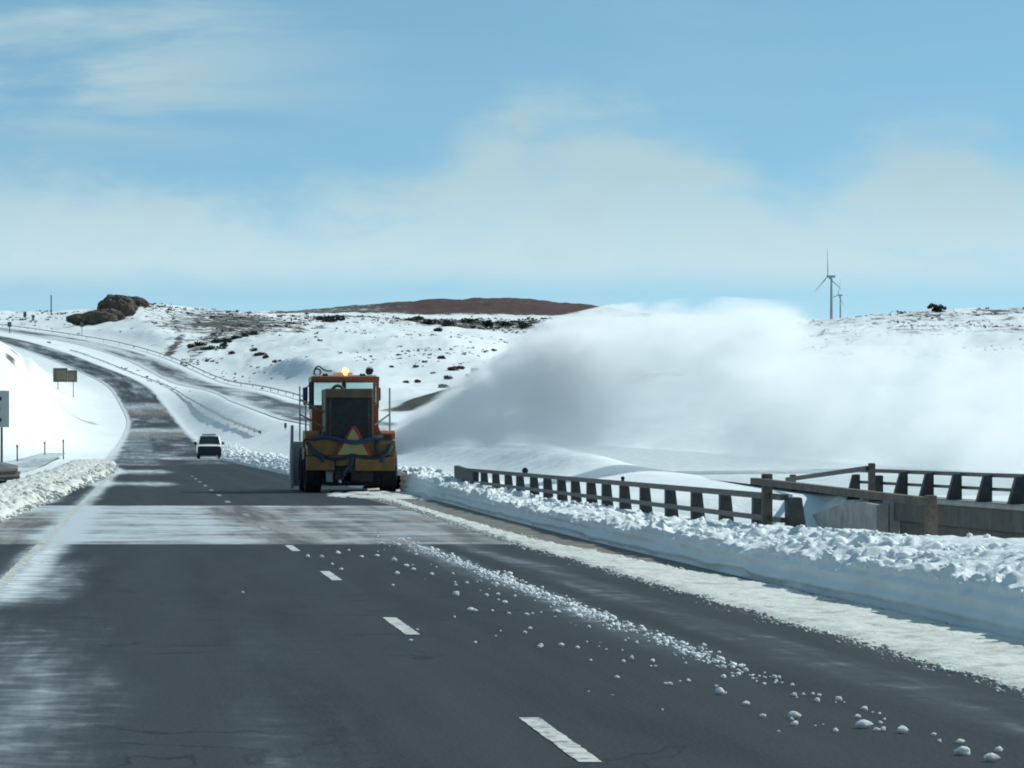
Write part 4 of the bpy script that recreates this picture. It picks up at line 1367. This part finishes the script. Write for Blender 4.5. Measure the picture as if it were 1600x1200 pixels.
# ------------------------------------------------------------------ snow thrown by the blower: a real volume
DX, DY = 0.795, 0.606
SP0 = Vector((-5.4 + 0.9, 123.5 + 0.35, 0))
tk = [0.4, 1, 2, 3, 4.5, 6, 8, 10.5, 14, 19, 24, 29, 36, 44]
topk = [-0.90, -0.60, 0.02, 0.60, 1.42, 2.02, 2.62, 3.05, 3.30, 3.15, 2.65, 2.35, 2.1, 1.9]
botk = [-1.45, -1.5, -1.35, -1.25, -1.28, -1.35, -1.5, -1.75, -2.0, -2.25, -2.4, -2.6, -2.8, -2.9]
wk = [0.25, 0.35, 0.60, 0.85, 1.2, 1.6, 2.1, 2.7, 3.3, 4.0, 4.5, 5.0, 5.4, 5.6]
ss = np.linspace(0.4, 44, 90)
VV = []
nr_ = 28
for s in ss:
    zt = float(np.interp(s, tk, topk)) + 0.35
    zb_ = float(np.interp(s, tk, botk)) - 0.10
    w = float(np.interp(s, tk, wk)) * 1.05
    for k_ in range(nr_):
        a = 2 * math.pi * k_ / nr_
        ca, sa = math.cos(a), math.sin(a)
        e_ = 0.72
        la = math.copysign(abs(ca) ** e_, ca) * w
        hz = (zt + zb_) / 2 + math.copysign(abs(sa) ** e_, sa) * (zt - zb_) / 2
        VV.append((s, la, hz))
Q = []
ns = len(ss)
bm = bmesh.new()
bv = [bm.verts.new(v) for v in VV]
for i in range(ns - 1):
    for k_ in range(nr_):
        bm.faces.new((bv[i * nr_ + k_], bv[i * nr_ + (k_ + 1) % nr_], bv[(i + 1) * nr_ + (k_ + 1) % nr_], bv[(i + 1) * nr_ + k_]))
bm.faces.new([bv[k_] for k_ in range(nr_)][::-1])
bm.faces.new([bv[(ns - 1) * nr_ + k_] for k_ in range(nr_)])
bmesh.ops.recalc_face_normals(bm, faces=bm.faces)
me = bpy.data.meshes.new('snow_spray')
bm.to_mesh(me)
bm.free()
m, t = mat('snow_spray')
co = t.node('ShaderNodeTexCoord').outputs['Object']
sp_ = t.node('ShaderNodeSeparateXYZ', {0: co})
S_, V_, H_ = sp_.outputs
sn = t.m('DIVIDE', S_, 44.0)


def cv(vals, lo, hi):
    c_ = t.curve(sn, [(a / 44.0, (v - lo) / (hi - lo)) for a, v in zip(tk, vals)])
    return t.m('MULTIPLY_ADD', c_, hi - lo, lo)


tz = cv(topk, -4, 4)
bz = cv(botk, -4, 4)
wz = cv(wk, 0, 8)
wcoord = t.node('ShaderNodeMapping', {0: co, 'Rotation': (0, 0.45, 0), 'Scale': (0.42, 1, 1)})
nA = t.noise(wcoord, 0.46, 6, 0.70, 0.6)
nB = t.noise(co, 0.20, 3, 0.5, 0.2)
ht = t.m('DIVIDE', t.m('SUBTRACT', H_, bz), t.m('SUBTRACT', tz, bz))    # 0 bottom .. 1 top
la = t.m('DIVIDE', t.m('ABSOLUTE', V_), wz)
nd = t.m('ADD', t.m('MULTIPLY', t.m('SUBTRACT', nA, 0.5), 2.2), t.m('MULTIPLY', t.m('SUBTRACT', nB, 0.5), 1.4))
edge_t = t.rng(t.m('ADD', t.m('SUBTRACT', 1.0, ht), t.m('MULTIPLY', nd, t.rng(sn, 0.08, 0.25, 0.22, 0.50))), 0.02, t.rng(sn, 0.08, 0.3, 0.13, 0.34))
edge_b = t.rng(t.m('ADD', ht, t.m('MULTIPLY', nd, 0.25)), -0.05, 0.25, 0.12, 1.0)
edge_l = t.rng(t.m('ADD', t.m('SUBTRACT', 1.0, la), t.m('MULTIPLY', nd, 0.35)), 0.0, 0.4)
shape = t.m('MULTIPLY', t.m('MULTIPLY', edge_t, edge_b), edge_l)
den = t.curve(sn, [(0, 1.0), (0.03, 0.95), (0.07, 0.62), (0.11, 0.31), (0.18, 0.12), (0.27, 0.055), (0.45, 0.036), (0.7, 0.030), (1.0, 0.025)])
tex = t.rng(nd, -0.20, 0.42, t.rng(sn, 0.08, 0.25, 0.75, 0.22), t.rng(sn, 0.08, 0.25, 1.5, 3.3))
tex = t.m('MULTIPLY', tex, t.rng(t.noise(t.node('ShaderNodeMapping', {0: co, 'Rotation': (0, 0.5, 0), 'Scale': (0.30, 1, 1)}), 1.5, 4, 0.7, 0.6), 0.36, 0.64, 0.25, 1.7))
D = t.m('MULTIPLY', t.m('MULTIPLY', shape, tex), t.m('MULTIPLY', den, 7.0))
pv = t.node('ShaderNodeVolumePrincipled', {'Color': rgb(0.992, 0.998, 1.0), 'Density': D, 'Anisotropy': 0.35})
t.l.new(pv.outputs[0], t.out.inputs['Volume'])
sp = link('snow_spray', me, m)
sp.location = SP0
sp.rotation_euler = (0, 0, math.atan2(DY, DX))
tag(sp, 'billowing plume of white snow blown out to the right of the truck', 'snow spray', kind='stuff')

# ------------------------------------------------------------------ finding where a photo row meets the ground
_ys = np.exp(np.linspace(math.log(60), math.log(3400), 900))


def find_Y(px, py):
    X = (px - 800) / F * _ys
    row = HZ - (ground(X, _ys) - CZ) * F / _ys
    env = np.minimum.accumulate(row)
    k_ = int(np.argmax(env <= py))
    return float(_ys[k_]) if env[-1] <= py else float(_ys[int(np.argmin(row))])


def gpt(px, Y, dz=0.0):
    X = (px - 800) / F * Y
    return Vector((X, Y, gz(X, Y) + dz))


# ------------------------------------------------------------------ guard rails far off
def long_rail(name, uo, Ya, Yb, hgt, beam, label, gap, matn='galvanised', ref=None):
    n_ = int((Yb - Ya) / 6)
    ysr = np.linspace(Ya, Yb, n_)
    xr = x1(ysr) + (ref(ysr) if ref is not None else 0) + uo
    zr_ = ground(xr, ysr)
    ker_ = np.ones(7) / 7
    zr_ = np.convolve(np.pad(zr_, 3, mode='edge'), ker_, mode='valid')
    e0 = empty(name, (float(xr[0]), float(ysr[0]), float(zr_[0])))
    tag(e0, label, 'guardrail')
    V, Qd = [], []
    for i in range(n_):
        c = Vector((float(xr[i]), float(ysr[i]), float(zr_[i]))) - e0.location
        for dx, dz in ((-0.05, hgt - beam), (0.05, hgt - beam), (0.05, hgt), (-0.05, hgt)):
            V.append((c.x + dx, c.y, c.z + dz))
        if i:
            a_ = 4 * (i - 1)
            for k_ in range(4):
                Qd.append((a_ + k_, a_ + (k_ + 1) % 4, a_ + 4 + (k_ + 1) % 4, a_ + 4 + k_))
    link('beam', mesh_np('beam', V, Qd, False), MATS[matn], e0)
    pm = B().box((0, 0, hgt / 2 - 0.3), (0.16, 0.16, hgt + 0.6), bevel=0.02).build('post', MATS['timber'], e0)
    first = True
    for i in range(0, n_, gap):
        o = pm if first else link('post', pm.data, None, e0)
        first = False
        o.location = Vector((float(xr[i]) + 0.14, float(ysr[i]), float(zr_[i]))) - e0.location


long_rail('median_guardrail', 13.0, 440, 1330, 0.50, 0.28, 'long grey guardrail curving through the snow of the median behind the white pickup', 4)
long_rail('roadside_guardrail', 9.5, 780, 1900, 0.95, 0.34, 'long grey guardrail climbing along the far side of the upper carriageway', 6, ref=u2)

# ------------------------------------------------------------------ signs and posts
# cropped sign at the left edge of the picture
Ys = 172.0
sg = empty('road_sign', gpt(-20, Ys))
tag(sg, 'pale road sign with black lettering cut off by the left edge', 'sign')
c0 = at(-26, 639, Ys) - sg.location
B().box(c0, (2.28, 0.03, 1.62), bevel=0.012).build('sign_board', MATS['sign_face'], sg)
for dx in (-0.8, 0.8):
    B().box((c0.x + dx, c0.y + 0.06, (c0.z - 0.8) / 2 + 0.2), (0.10, 0.08, c0.z + 1.0), bevel=0.01).build('post', MATS['timber'], sg)
for dz, hh, x1_ in ((0.45, 0.16, 0.80), (0.02, 0.15, 0.74), (-0.48, 0.17, 0.80)):
    for k_ in range(5):
        B().box((c0.x + x1_ - 0.07 - 0.34 * k_, c0.y - 0.018, c0.z + dz), (0.15, 0.008, hh), bevel=0.003).build('lettering', MATS['sign_black'], sg)
# brown board on two legs
Ys = find_Y(102, 615)
sg = empty('roadside_board', gpt(102, Ys))
tag(sg, 'brown two panel board on two legs standing in the snow left of the road', 'sign')
k_ = Ys / F
for px0, px1, t_, b_ in ((83, 105.5, 575, 597), (105.7, 120.5, 578.5, 597)):
    c0 = at((px0 + px1) / 2, (t_ + b_) / 2, Ys) - sg.location
    pn = B().box(c0, ((px1 - px0) * k_, 0.12, (b_ - t_) * k_), bevel=0.03).build('sign_board', MATS['sign_edge'], sg)
    B().box(c0 + Vector(((0.25 if px0 < 90 else -0.2), -0.075, -0.1)), ((px1 - px0 - 6) * k_, 0.03, (b_ - t_ - 7) * k_), bevel=0.01).build('panel', MATS['sign_brown'], pn)
for px in (90.5, 114.5):
    top = at(px, 590, Ys) - sg.location
    g_ = gpt(px, Ys, -0.5) - sg.location
    B().box((top.x, 0.15, (top.z + g_.z) / 2), (0.22, 0.16, top.z - g_.z), bevel=0.02).build('leg', MATS['galvanised'], sg)


def marker(name, px, py_top, py_base, Y, label, cat, head=None, thick=0.10, matn='galvanised', group=None):
    Y = Y or find_Y(px, py_base)
    e0 = empty(name, gpt(px, Y))
    h_ = (at(px, py_top, Y) - e0.location).z
    B().cyl((0, 0, -0.4), (0, 0, h_), thick / 2, n=8).build('post', MATS[matn], e0)
    if head:
        B().box((0, -thick / 2 - 0.02, h_ - head[1] / 2), (head[0], 0.03, head[1]), bevel=0.01).build(head[3] if len(head) > 3 else 'plate', MATS[head[2]], e0)
    tag(e0, label, cat, group)
    return e0


for px, t_, b_, lab in ((27, 695, 718, 'leftmost thin delineator post below the bright snow slope'), (70, 690, 711, 'middle thin delineator post below the bright snow slope'), (99, 687, 708, 'right hand thin delineator post below the bright snow slope')):
    marker('delineator', px, t_, b_, F * CZ / (b_ + 6 - 690) if b_ > 716 else 300 + (718 - b_) * 2, lab, 'delineator', (0.14, 0.2, 'sign_edge'), 0.10, 'post_steel', 'delineators below the left slope')
marker('delineator', 669, 690, 722, 215, 'slender grey delineator post in the snow just right of the truck', 'delineator', (0.10, 0.2, 'galvanised'), 0.07, group='delineators beyond the bridge railing')
marker('delineator', 757, 686, 716, 200, 'slender grey delineator post in the snow left of the railing reflector', 'delineator', (0.10, 0.2, 'galvanised'), 0.06, group='delineators beyond the bridge railing')
marker('utility_pole', 80, 461, 490, 1900, 'lone dark utility pole on the skyline at far left', 'pole', None, 0.55, 'bark')
marker('small_sign', 15, 503, 521, None, 'small dark road sign beside the upper road at far left', 'sign', (1.6, 2.0, 'sign_edge'), 0.35, 'post_steel')
marker('small_sign', 39, 487, 499, None, 'taller of two tiny signs below the utility pole', 'sign', (1.5, 2.4, 'sign_edge'), 0.4, 'post_steel')
marker('small_sign', 52, 492, 501, None, 'shorter of two tiny signs below the utility pole', 'sign', (1.3, 1.6, 'sign_edge'), 0.4, 'post_steel')
marker('small_sign', 128, 503, 524, None, 'tiny road sign in front of the dark rock outcrop', 'sign', (1.5, 2.0, 'sign_edge'), 0.3, 'galvanised')
marker('small_sign', 446, 661, 672, None, 'tiny marker in the snow field left of the truck', 'sign', (0.28, 0.5, 'sign_edge'), 0.10, 'galvanised')

# ------------------------------------------------------------------ vehicles


def car(name, loc, rz, label, cat, paint, W=1.95, L=5.4, H=1.85, hood=1.12, belt=1.15, pickup=True):
    """front of the car points along local -Y"""
    c_ = empty(name, loc, (0, 0, rz))
    tag(c_, label, cat)
    w = W / 2
    # lower body: lofted sections along y: (y, half width, z low, z high)
    if pickup:
        sec = [(0.0, w * 0.86, 0.48, 0.98), (0.12, w * 0.95, 0.40, 1.06), (0.6, w, 0.36, hood), (1.5, w, 0.34, hood + 0.05), (1.7, w, 0.34, belt + 0.03), (3.3, w, 0.34, belt + 0.03), (3.5, w, 0.36, belt), (L - 0.1, w, 0.42, belt), (L, w * 0.97, 0.48, belt - 0.03)]
        roof = [(1.55, belt), (2.15, H - 0.05), (2.6, H), (3.2, H - 0.02), (3.45, belt)]
    else:
        sec = [(0.0, w * 0.80, 0.36, 0.62), (0.15, w * 0.93, 0.24, 0.72), (0.7, w, 0.20, 0.80), (1.35, w, 0.20, 0.88), (3.6, w, 0.20, 0.94), (L - 0.2, w * 0.96, 0.24, 0.92), (L, w * 0.86, 0.34, 0.82)]
        roof = [(1.25, belt), (2.0, H - 0.05), (2.6, H), (3.2, H - 0.03), (4.0, belt)]
    b_ = B()
    rg = []
    for y, hw, zl_, zh in sec:
        r_ = 0.10
        rg.append([b_.bm.verts.new(p_) for p_ in ((-hw + r_, y, zl_), (hw - r_, y, zl_), (hw, y, zl_ + r_), (hw, y, (zl_ + zh) / 2 + 0.1), (hw * 0.97, y, zh - 0.07), (hw * 0.90, y, zh), (0, y, zh + 0.03), (-hw * 0.90, y, zh), (-hw * 0.97, y, zh - 0.07), (-hw, y, (zl_ + zh) / 2 + 0.1), (-hw, y, zl_ + r_))])
    for a_, d_ in zip(rg, rg[1:]):
        for k_ in range(11):
            b_.bm.faces.new((a_[k_], a_[(k_ + 1) % 11], d_[(k_ + 1) % 11], d_[k_]))
    b_.bm.faces.new(rg[0][::-1])
    b_.bm.faces.new(rg[-1])
    body = b_.build('body', MATS[paint], c_, True)
    # cabin
    b_ = B()
    rg = []
    for y, z in roof:
        hw = w * (0.93 if z <= belt + 0.01 else 0.76)
        rg.append([b_.bm.verts.new(p_) for p_ in ((-hw, y, z), (hw, y, z))])
    # roof shell: front glass, roof, rear
    def shell(i, j, m_, nm, off=0.0):
        bb = B()
        q = [rg[i][0].co, rg[i][1].co, rg[j][1].co, rg[j][0].co]
        vs2 = [bb.bm.verts.new(v + Vector((0, 0, off))) for v in q] + [bb.bm.verts.new(v + Vector((0, 0.03, off - 0.04))) for v in q]
        for f in ((0, 1, 2, 3), (7, 6, 5, 4), (0, 4, 5, 1), (1, 5, 6, 2), (2, 6, 7, 3), (3, 7, 4, 0)):
            bb.bm.faces.new([vs2[k2] for k2 in f])
        return bb.build(nm, MATS[m_], c_)
    shell(0, 1, 'dark_glass', 'windscreen')
    shell(1, 2, paint, 'roof', 0.01)
    shell(2, 3, paint, 'roof', 0.012)
    shell(3, 4, 'dark_glass', 'rear_window')
    for sx in (-1, 1):
        bb = B()
        poly = [(y, z) for y, z in roof]
        vs2 = [bb.bm.verts.new((sx * (w * (0.925 if z <= belt + 0.01 else 0.755)), y, z)) for y, z in poly]
        vs3 = [bb.bm.verts.new((sx * (w * (0.925 if z <= belt + 0.01 else 0.755) - 0.04), y, z)) for y, z in poly]
        bb.bm.faces.new(vs2)
        bb.bm.faces.new(vs3[::-1])
        for k_ in range(len(poly)):
            j = (k_ + 1) % len(poly)
            bb.bm.faces.new((vs2[k_], vs3[k_], vs3[j], vs2[j]))
        bb.build('side_window', MATS['dark_glass'], c_)
        (y0, z0), (y1, z1_) = roof[0], roof[1]
        bb = B().cyl((sx * w * 0.93, y0 - 0.01, z0), (sx * w * 0.765, y1 - 0.01, z1_ + 0.01), 0.045, n=8)
        bb.build('pillar', MATS[paint], c_)
        mr = B().box((sx * (w + 0.14), roof[0][0] + 0.25, belt + 0.12), (0.22, 0.10, 0.24), bevel=0.04).build('mirror', MATS['black_metal'], c_)
        fz = 0.84 if pickup else 0.58
        B().box((sx * w * 0.76, 0.02, fz), (0.30, 0.10, 0.20 if pickup else 0.14), bevel=0.03).build('headlight', MATS['lamp_lens'], c_)
        for yy in (0.98, L - 1.15):
            rr = 0.40 if pickup else 0.32
            wl = empty('wheel', (sx * (w - 0.13), yy, rr))
            wl.parent = c_
            B().cyl((-0.125, 0, 0), (0.125, 0, 0), rr, n=24).build('tyre', MATS['rubber'], wl)
            B().cyl((-0.13, 0, 0), (0.13, 0, 0), rr * 0.6, n=18).build('rim', MATS['galvanised'], wl)
    if pickup:
        B().box((0, -0.02, 0.80), (W * 0.60, 0.10, 0.36), bevel=0.04).build('grille', MATS['black_metal'], c_)
        B().box((0, -0.05, 0.50), (W * 0.90, 0.18, 0.20), bevel=0.05).build('bumper', MATS['black_metal'], c_)
        B().prism([(-0.96, 0.26), (0.96, 0.26), (1.02, 0.66), (0.98, 1.0), (0.78, 1.07), (-0.78, 1.07), (-0.98, 1.0), (-1.02, 0.66)], -0.10, -0.02, 'Y', 0.02).build('grille_guard', MATS['black_metal'], c_)
        B().box((0, 2.4, H + 0.10), (1.2, 0.30, 0.13), bevel=0.03).build('roof_light_bar', MATS['galvanised'], c_)
    else:
        B().box((0, 0.0, 0.50), (W * 0.5, 0.06, 0.12), bevel=0.02).build('grille', MATS['black_metal'], c_)
        B().box((0, 0.06, 0.33), (W * 0.8, 0.10, 0.12), bevel=0.03).build('bumper', MATS['black_metal'], c_)
    return c_


YT = 330.0
pk = car('pickup_truck', rp(5.55, YT, 0.02), HEAD, 'white pickup truck facing the camera at the snowy edge of the road', 'pickup truck', 'car_white', W=2.06, H=1.90)
tc_ = car('parked_car', rp(-4.55, 130.0, 0.0), HEAD + 0.95, 'tan car cut off by the left edge behind the dirty snow berm', 'car', 'car_tan', W=1.8, L=4.6, H=1.4, belt=0.92, pickup=False)

# ------------------------------------------------------------------ wind turbines


def turbine(px, py, Y, blade, yaw, spin, label):
    hub = at(px, py, Y)
    g_ = gz(hub.x, Y)
    e0 = empty('wind_turbine', (hub.x, Y, g_))
    tag(e0, label, 'wind turbine', 'wind turbines behind the spray')
    h_ = hub.z - g_
    B().cyl((0, 0, 0), (0, 0, h_), blade * 0.055, blade * 0.034, n=20).build('tower', MATS['turbine_white'], e0, True)
    fwd = Vector((math.sin(yaw), -math.cos(yaw), 0))
    side = Vector((math.cos(yaw), math.sin(yaw), 0))
    na = B().box((0, 0, 0), (blade * 0.085, blade * 0.26, blade * 0.085), bevel=blade * 0.02).build('nacelle', MATS['turbine_white'], e0)
    na.location = (fwd.x * -0.02 * blade, fwd.y * -0.02 * blade, h_)
    na.rotation_euler = (0, 0, math.atan2(fwd.y, fwd.x) + math.pi / 2)
    hc = Vector((0, 0, h_)) + fwd * blade * 0.15
    B().sphere(hc, blade * 0.05, (1, 1, 1)).build('hub', MATS['turbine_white'], e0, True)
    for k_ in range(3):
        a = spin + k_ * 2 * math.pi / 3
        d = side * math.cos(a) + Vector((0, 0, 1)) * math.sin(a)
        n_ = d.cross(fwd).normalized()
        bb = B()
        rg = []
        for t_, cw, th in ((0.02, 0.025, 0.022), (0.12, 0.040, 0.02), (0.22, 0.055, 0.014), (0.6, 0.034, 0.008), (0.95, 0.016, 0.004), (1.0, 0.006, 0.002)):
            c = hc + d * blade * t_
            rg.append([bb.bm.verts.new(c + n_ * blade * cw * x_ + fwd * blade * th * y_) for x_, y_ in ((-0.4, 0), (0, 0.8), (0.6, 0.2), (0.6, -0.2), (0, -0.8))])
        for q0, q1 in zip(rg, rg[1:]):
            for j in range(5):
                bb.bm.faces.new((q0[j], q0[(j + 1) % 5], q1[(j + 1) % 5], q1[j]))
        bb.bm.faces.new(rg[0][::-1])
        bb.bm.faces.new(rg[-1])
        bb.build('blade', MATS['turbine_white'], e0)


turbine(1299, 432, 4300, 31, math.radians(-62), math.radians(92), 'taller of the two grey wind turbines above the spray')
turbine(1313, 461, 4700, 20, math.radians(-62), math.radians(75), 'shorter wind turbine standing right behind the taller one')

# ------------------------------------------------------------------ rock outcrop
rk = empty('rock_outcrop', gpt(165, 1640))
tag(rk, 'dark brown domed rock outcrop on the left skyline', 'rock')


def rock(name, px, py, Y, rx, ry, rz, seed, parent, matn='rock_brown'):
    bm_ = bmesh.new()
    bmesh.ops.create_icosphere(bm_, subdivisions=4, radius=1.0)
    P = np.array([v.co[:] for v in bm_.verts])
    Fq = np.array([[v.index for v in f.verts] for f in bm_.faces])
    bm_.free()
    d = 1 + 0.22 * fbm(P[:, 0] * 2.0 + seed, P[:, 1] * 2.3, P[:, 2] * 3.2, 5, seed, 0.75) - 0.22 * np.abs(fbm(P[:, 0] * 3.1, P[:, 1] * 3.1 + seed, P[:, 2] * 1.6, 3, seed + 5))
    P = P * d[:, None] * np.array([rx, ry, rz])
    c = at(px, py, Y)
    P = P + np.array(c - parent.location)
    return link(name, mesh_np(name, P, Fq, False), MATS[matn], parent)


rock('dome', 183, 482, 1650, 8.5, 7, 6.2, 3, rk)
rock('boulder', 168, 500, 1635, 8.0, 6, 4.8, 5, rk)
rock('boulder', 150, 497, 1640, 6.5, 5, 3.4, 8, rk)
rock('boulder', 128, 499, 1645, 7.0, 5, 2.6, 12, rk)
rock('boulder', 207, 476, 1700, 7.5, 5, 3.6, 15, rk)

# ------------------------------------------------------------------ sagebrush and the tree on the right


def tuft_geo(seed, n, flat=0.7, leaf=0.16):
    rr = random.Random(seed)
    V, Tq = [], []
    lobes = [(rr.uniform(-.45, .45), rr.uniform(-.45, .45), rr.uniform(0.15, 0.55) * flat, rr.uniform(0.35, 0.6)) for _ in range(6)]
    for i in range(n):
        lx, ly, lz, lr = rr.choice(lobes)
        d = Vector((rr.gauss(0, 1), rr.gauss(0, 1), rr.gauss(0, 1))).normalized() * lr * rr.uniform(0.4, 1.0)
        c = Vector((lx + d.x, ly + d.y, max(0.0, lz + d.z * flat)))
        a = Vector((rr.gauss(0, 1), rr.gauss(0, 1), rr.gauss(0, 1))).normalized() * leaf * rr.uniform(0.6, 1.3)
        b_ = a.orthogonal().normalized() * leaf * rr.uniform(0.5, 1.0)
        k_ = len(V)
        V += [tuple(c - a), tuple(c + b_), tuple(c + a), tuple(c - b_)]
        Tq.append((k_, k_ + 1, k_ + 2, k_ + 3))
    return np.array(V), np.array(Tq)


SH = []
for i in range(5):
    V, Tq = tuft_geo(40 + i, 170)
    mm = mesh_np('foliage', V, Tq, False)
    mm.materials.append(MATS['shrub_green'])
    SH.append(mm)
stem_me = None
br_extra = [(300, 543, 10), (312, 541, 11), (355, 537, 10), (368, 531, 11), (382, 527, 10), (396, 523, 10), (420, 515, 11), (440, 508, 10), (290, 547, 9), (275, 550, 9)]
shr = [(q_[0], q_[1], q_[2], '') for q_ in br_extra[:6]] + [(405, 557, 11, 'on the white slope left of the truck'), (397, 549, 9, 'on the white slope left of the truck'), (413, 562, 8, 'on the white slope left of the truck'), (338, 537, 11, ''), (331, 546, 11, ''), (350, 543, 9, ''), (361, 554, 9, ''), (321, 548, 9, ''), (345, 548, 9, ''),
       (622, 556, 6, ''), (650, 577, 7, ''), (688, 561, 9, ''), (706, 580, 12, ''), (700, 592, 10, ''), (693, 606, 11, ''), (745, 584, 15, ''), (736, 591, 11, ''), (721, 577, 9, ''), (655, 600, 8, ''), (634, 599, 7, ''), (770, 549, 7, ''), (612, 574, 5, ''), (676, 585, 6, ''), (664, 566, 5, ''),
       (515, 503, 15, ''), (500, 500, 10, ''), (530, 501, 10, ''), (700, 509, 14, ''), (668, 506, 12, ''), (730, 505, 13, ''), (760, 510, 14, ''), (790, 510, 12, ''), (820, 513, 15, ''), (845, 516, 13, ''), (655, 500, 10, ''), (685, 518, 10, ''), (870, 512, 12, ''), (640, 502, 8, '')]
ORD = 'first second third fourth fifth sixth seventh eighth ninth tenth eleventh twelfth thirteenth fourteenth fifteenth sixteenth'.split()
CNT = {}
shr.sort()
for i, (px, py, wpx, _) in enumerate(shr):
    Y = find_Y(px, py)
    e0 = empty('shrub', gpt(px, Y, -0.1), (0, 0, R.uniform(0, 6)))
    f = link('foliage', SH[i % 5], None, e0)
    sc_ = wpx * Y / F * 1.15
    f.scale = (sc_, sc_, sc_ * 0.85)
    zone = 'a' if (px > 600 and py > 540) else 'b' if px > 480 else 'c'
    CNT[zone] = CNT.get(zone, 0) + 1
    od = ORD[CNT[zone] - 1] + ' from the left of the dark sagebrushes '
    lab = od + 'on the snow slope above the truck' if (px > 600 and py > 540) else (od + 'below the red brown plateau' if px > 480 else od + 'beyond the upper road')
    tag(e0, lab, 'shrub', 'sagebrush ' + ('above the truck' if (px > 600 and py > 540) else 'below the plateau' if px > 480 else 'beyond the upper road'))
# sparse brush that cannot be counted
lib = [tuft_geo(80 + i, 11, 0.6, 0.34) for i in range(8)]
NS = 60000
pxr = RN.uniform(-150, 1700, NS)
Yr = np.exp(RN.uniform(math.log(950), math.log(2450), NS))
Xr = (pxr - 800) / F * Yr
dens = 0.03 + 0 * Xr
ur = Xr - x1(Yr)


def brush_d(px, Y):
    d = 0.05 * (px > 180)
    d = np.maximum(d, 1.5 * blob(px, Y, 335, 1400, 60, 5, 0.25))
    d = np.maximum(d, 1.2 * blob(px, Y, 410, 1560, 70, 5, 0.2))
    d = np.maximum(d, 0.30 * blob(px, Y, 330, 1750, 150, 20))
    d = np.maximum(d, 1.8 * blob(px, Y, 740, 2000, 170, 8))
    d = np.maximum(d, 0.70 * blob(px, Y, 520, 2100, 110, 9))
    d = np.maximum(d, 0.16 * blob(px, Y, 690, 1100, 90, 25))
    d = np.maximum(d, 0.40 * blob(px, Y, 1450, 1350, 160, 14))
    d = np.maximum(d, 0.45 * blob(px, Y, 250, 1900, 90, 10))
    d = np.maximum(d, 0.35 * blob(px, Y, 30, 1850, 120, 8))
    return d


pn_ = np.clip(0.5 + 1.3 * fbm(Xr / 26, Yr / 45, 0, 3, 7), 0, 1.4)
keep = (RN.random(NS) < brush_d(pxr, Yr) * pn_ * 1.5) & (np.abs(ur - 2.25) > 9) & (np.abs(ur - u2(Yr)) > 9)
Xr, Yr = Xr[keep], Yr[keep]
Zr = ground(Xr, Yr)
VV, QQ, off = [], [], 0
for x, y, z in zip(Xr, Yr, Zr):
    V, Tq = lib[R.randrange(8)]
    sc_ = (0.35 + abs(R.gauss(0, 0.45))) * (y / 1500)
    a = R.uniform(0, 6.28)
    c, s_ = math.cos(a), math.sin(a)
    VV.append(np.stack([V[:, 0] * c - V[:, 1] * s_, V[:, 0] * s_ + V[:, 1] * c, V[:, 2]], -1) * sc_ + np.array([x, y, z - 0.05]))
    QQ.append(Tq + off)
    off += len(V)
tag(link('sagebrush', mesh_np('sagebrush', np.concatenate(VV), np.concatenate(QQ), False), MATS['shrub_brown']), 'low sagebrush poking through the snow of the hills', 'brush', kind='stuff')
print('tufts', len(Xr))

# juniper on the right skyline
Yj = find_Y(1463, 488)
tr_o = empty('juniper_tree', gpt(1463, Yj, -0.2))
tag(tr_o, 'round dark juniper standing on the right hand skyline', 'tree')
k_ = Yj / F
B().cyl((0, 0, 0), (0.2, 0, 2.6), 0.35, 0.2, n=10).cyl((0.1, 0, 1.2), (1.4, 0.2, 3.0), 0.2, 0.1, n=8).cyl((0.1, 0, 1.0), (-1.5, -0.2, 2.8), 0.2, 0.1, n=8).build('trunk', MATS['bark'], tr_o)
VV, QQ, off = [], [], 0
for i, (px, py, r) in enumerate(((1463, 476, 7), (1456, 475, 6), (1470, 477, 7), (1475, 480, 5), (1452, 478, 5), (1462, 481, 7), (1468, 483, 6), (1474, 486, 5))):
    V, Tq = tuft_geo(200 + i, 260, 1.0, 0.20)
    c = at(px, py, Yj + R.uniform(-1, 1)) - tr_o.location
    VV.append(V * r * k_ * 1.05 + np.array(c) - np.array([0, 0, r * k_ * 0.75]))
    QQ.append(Tq + off)
    off += len(V)
link('crown', mesh_np('crown', np.concatenate(VV), np.concatenate(QQ), False), MATS['shrub_green'], tr_o)
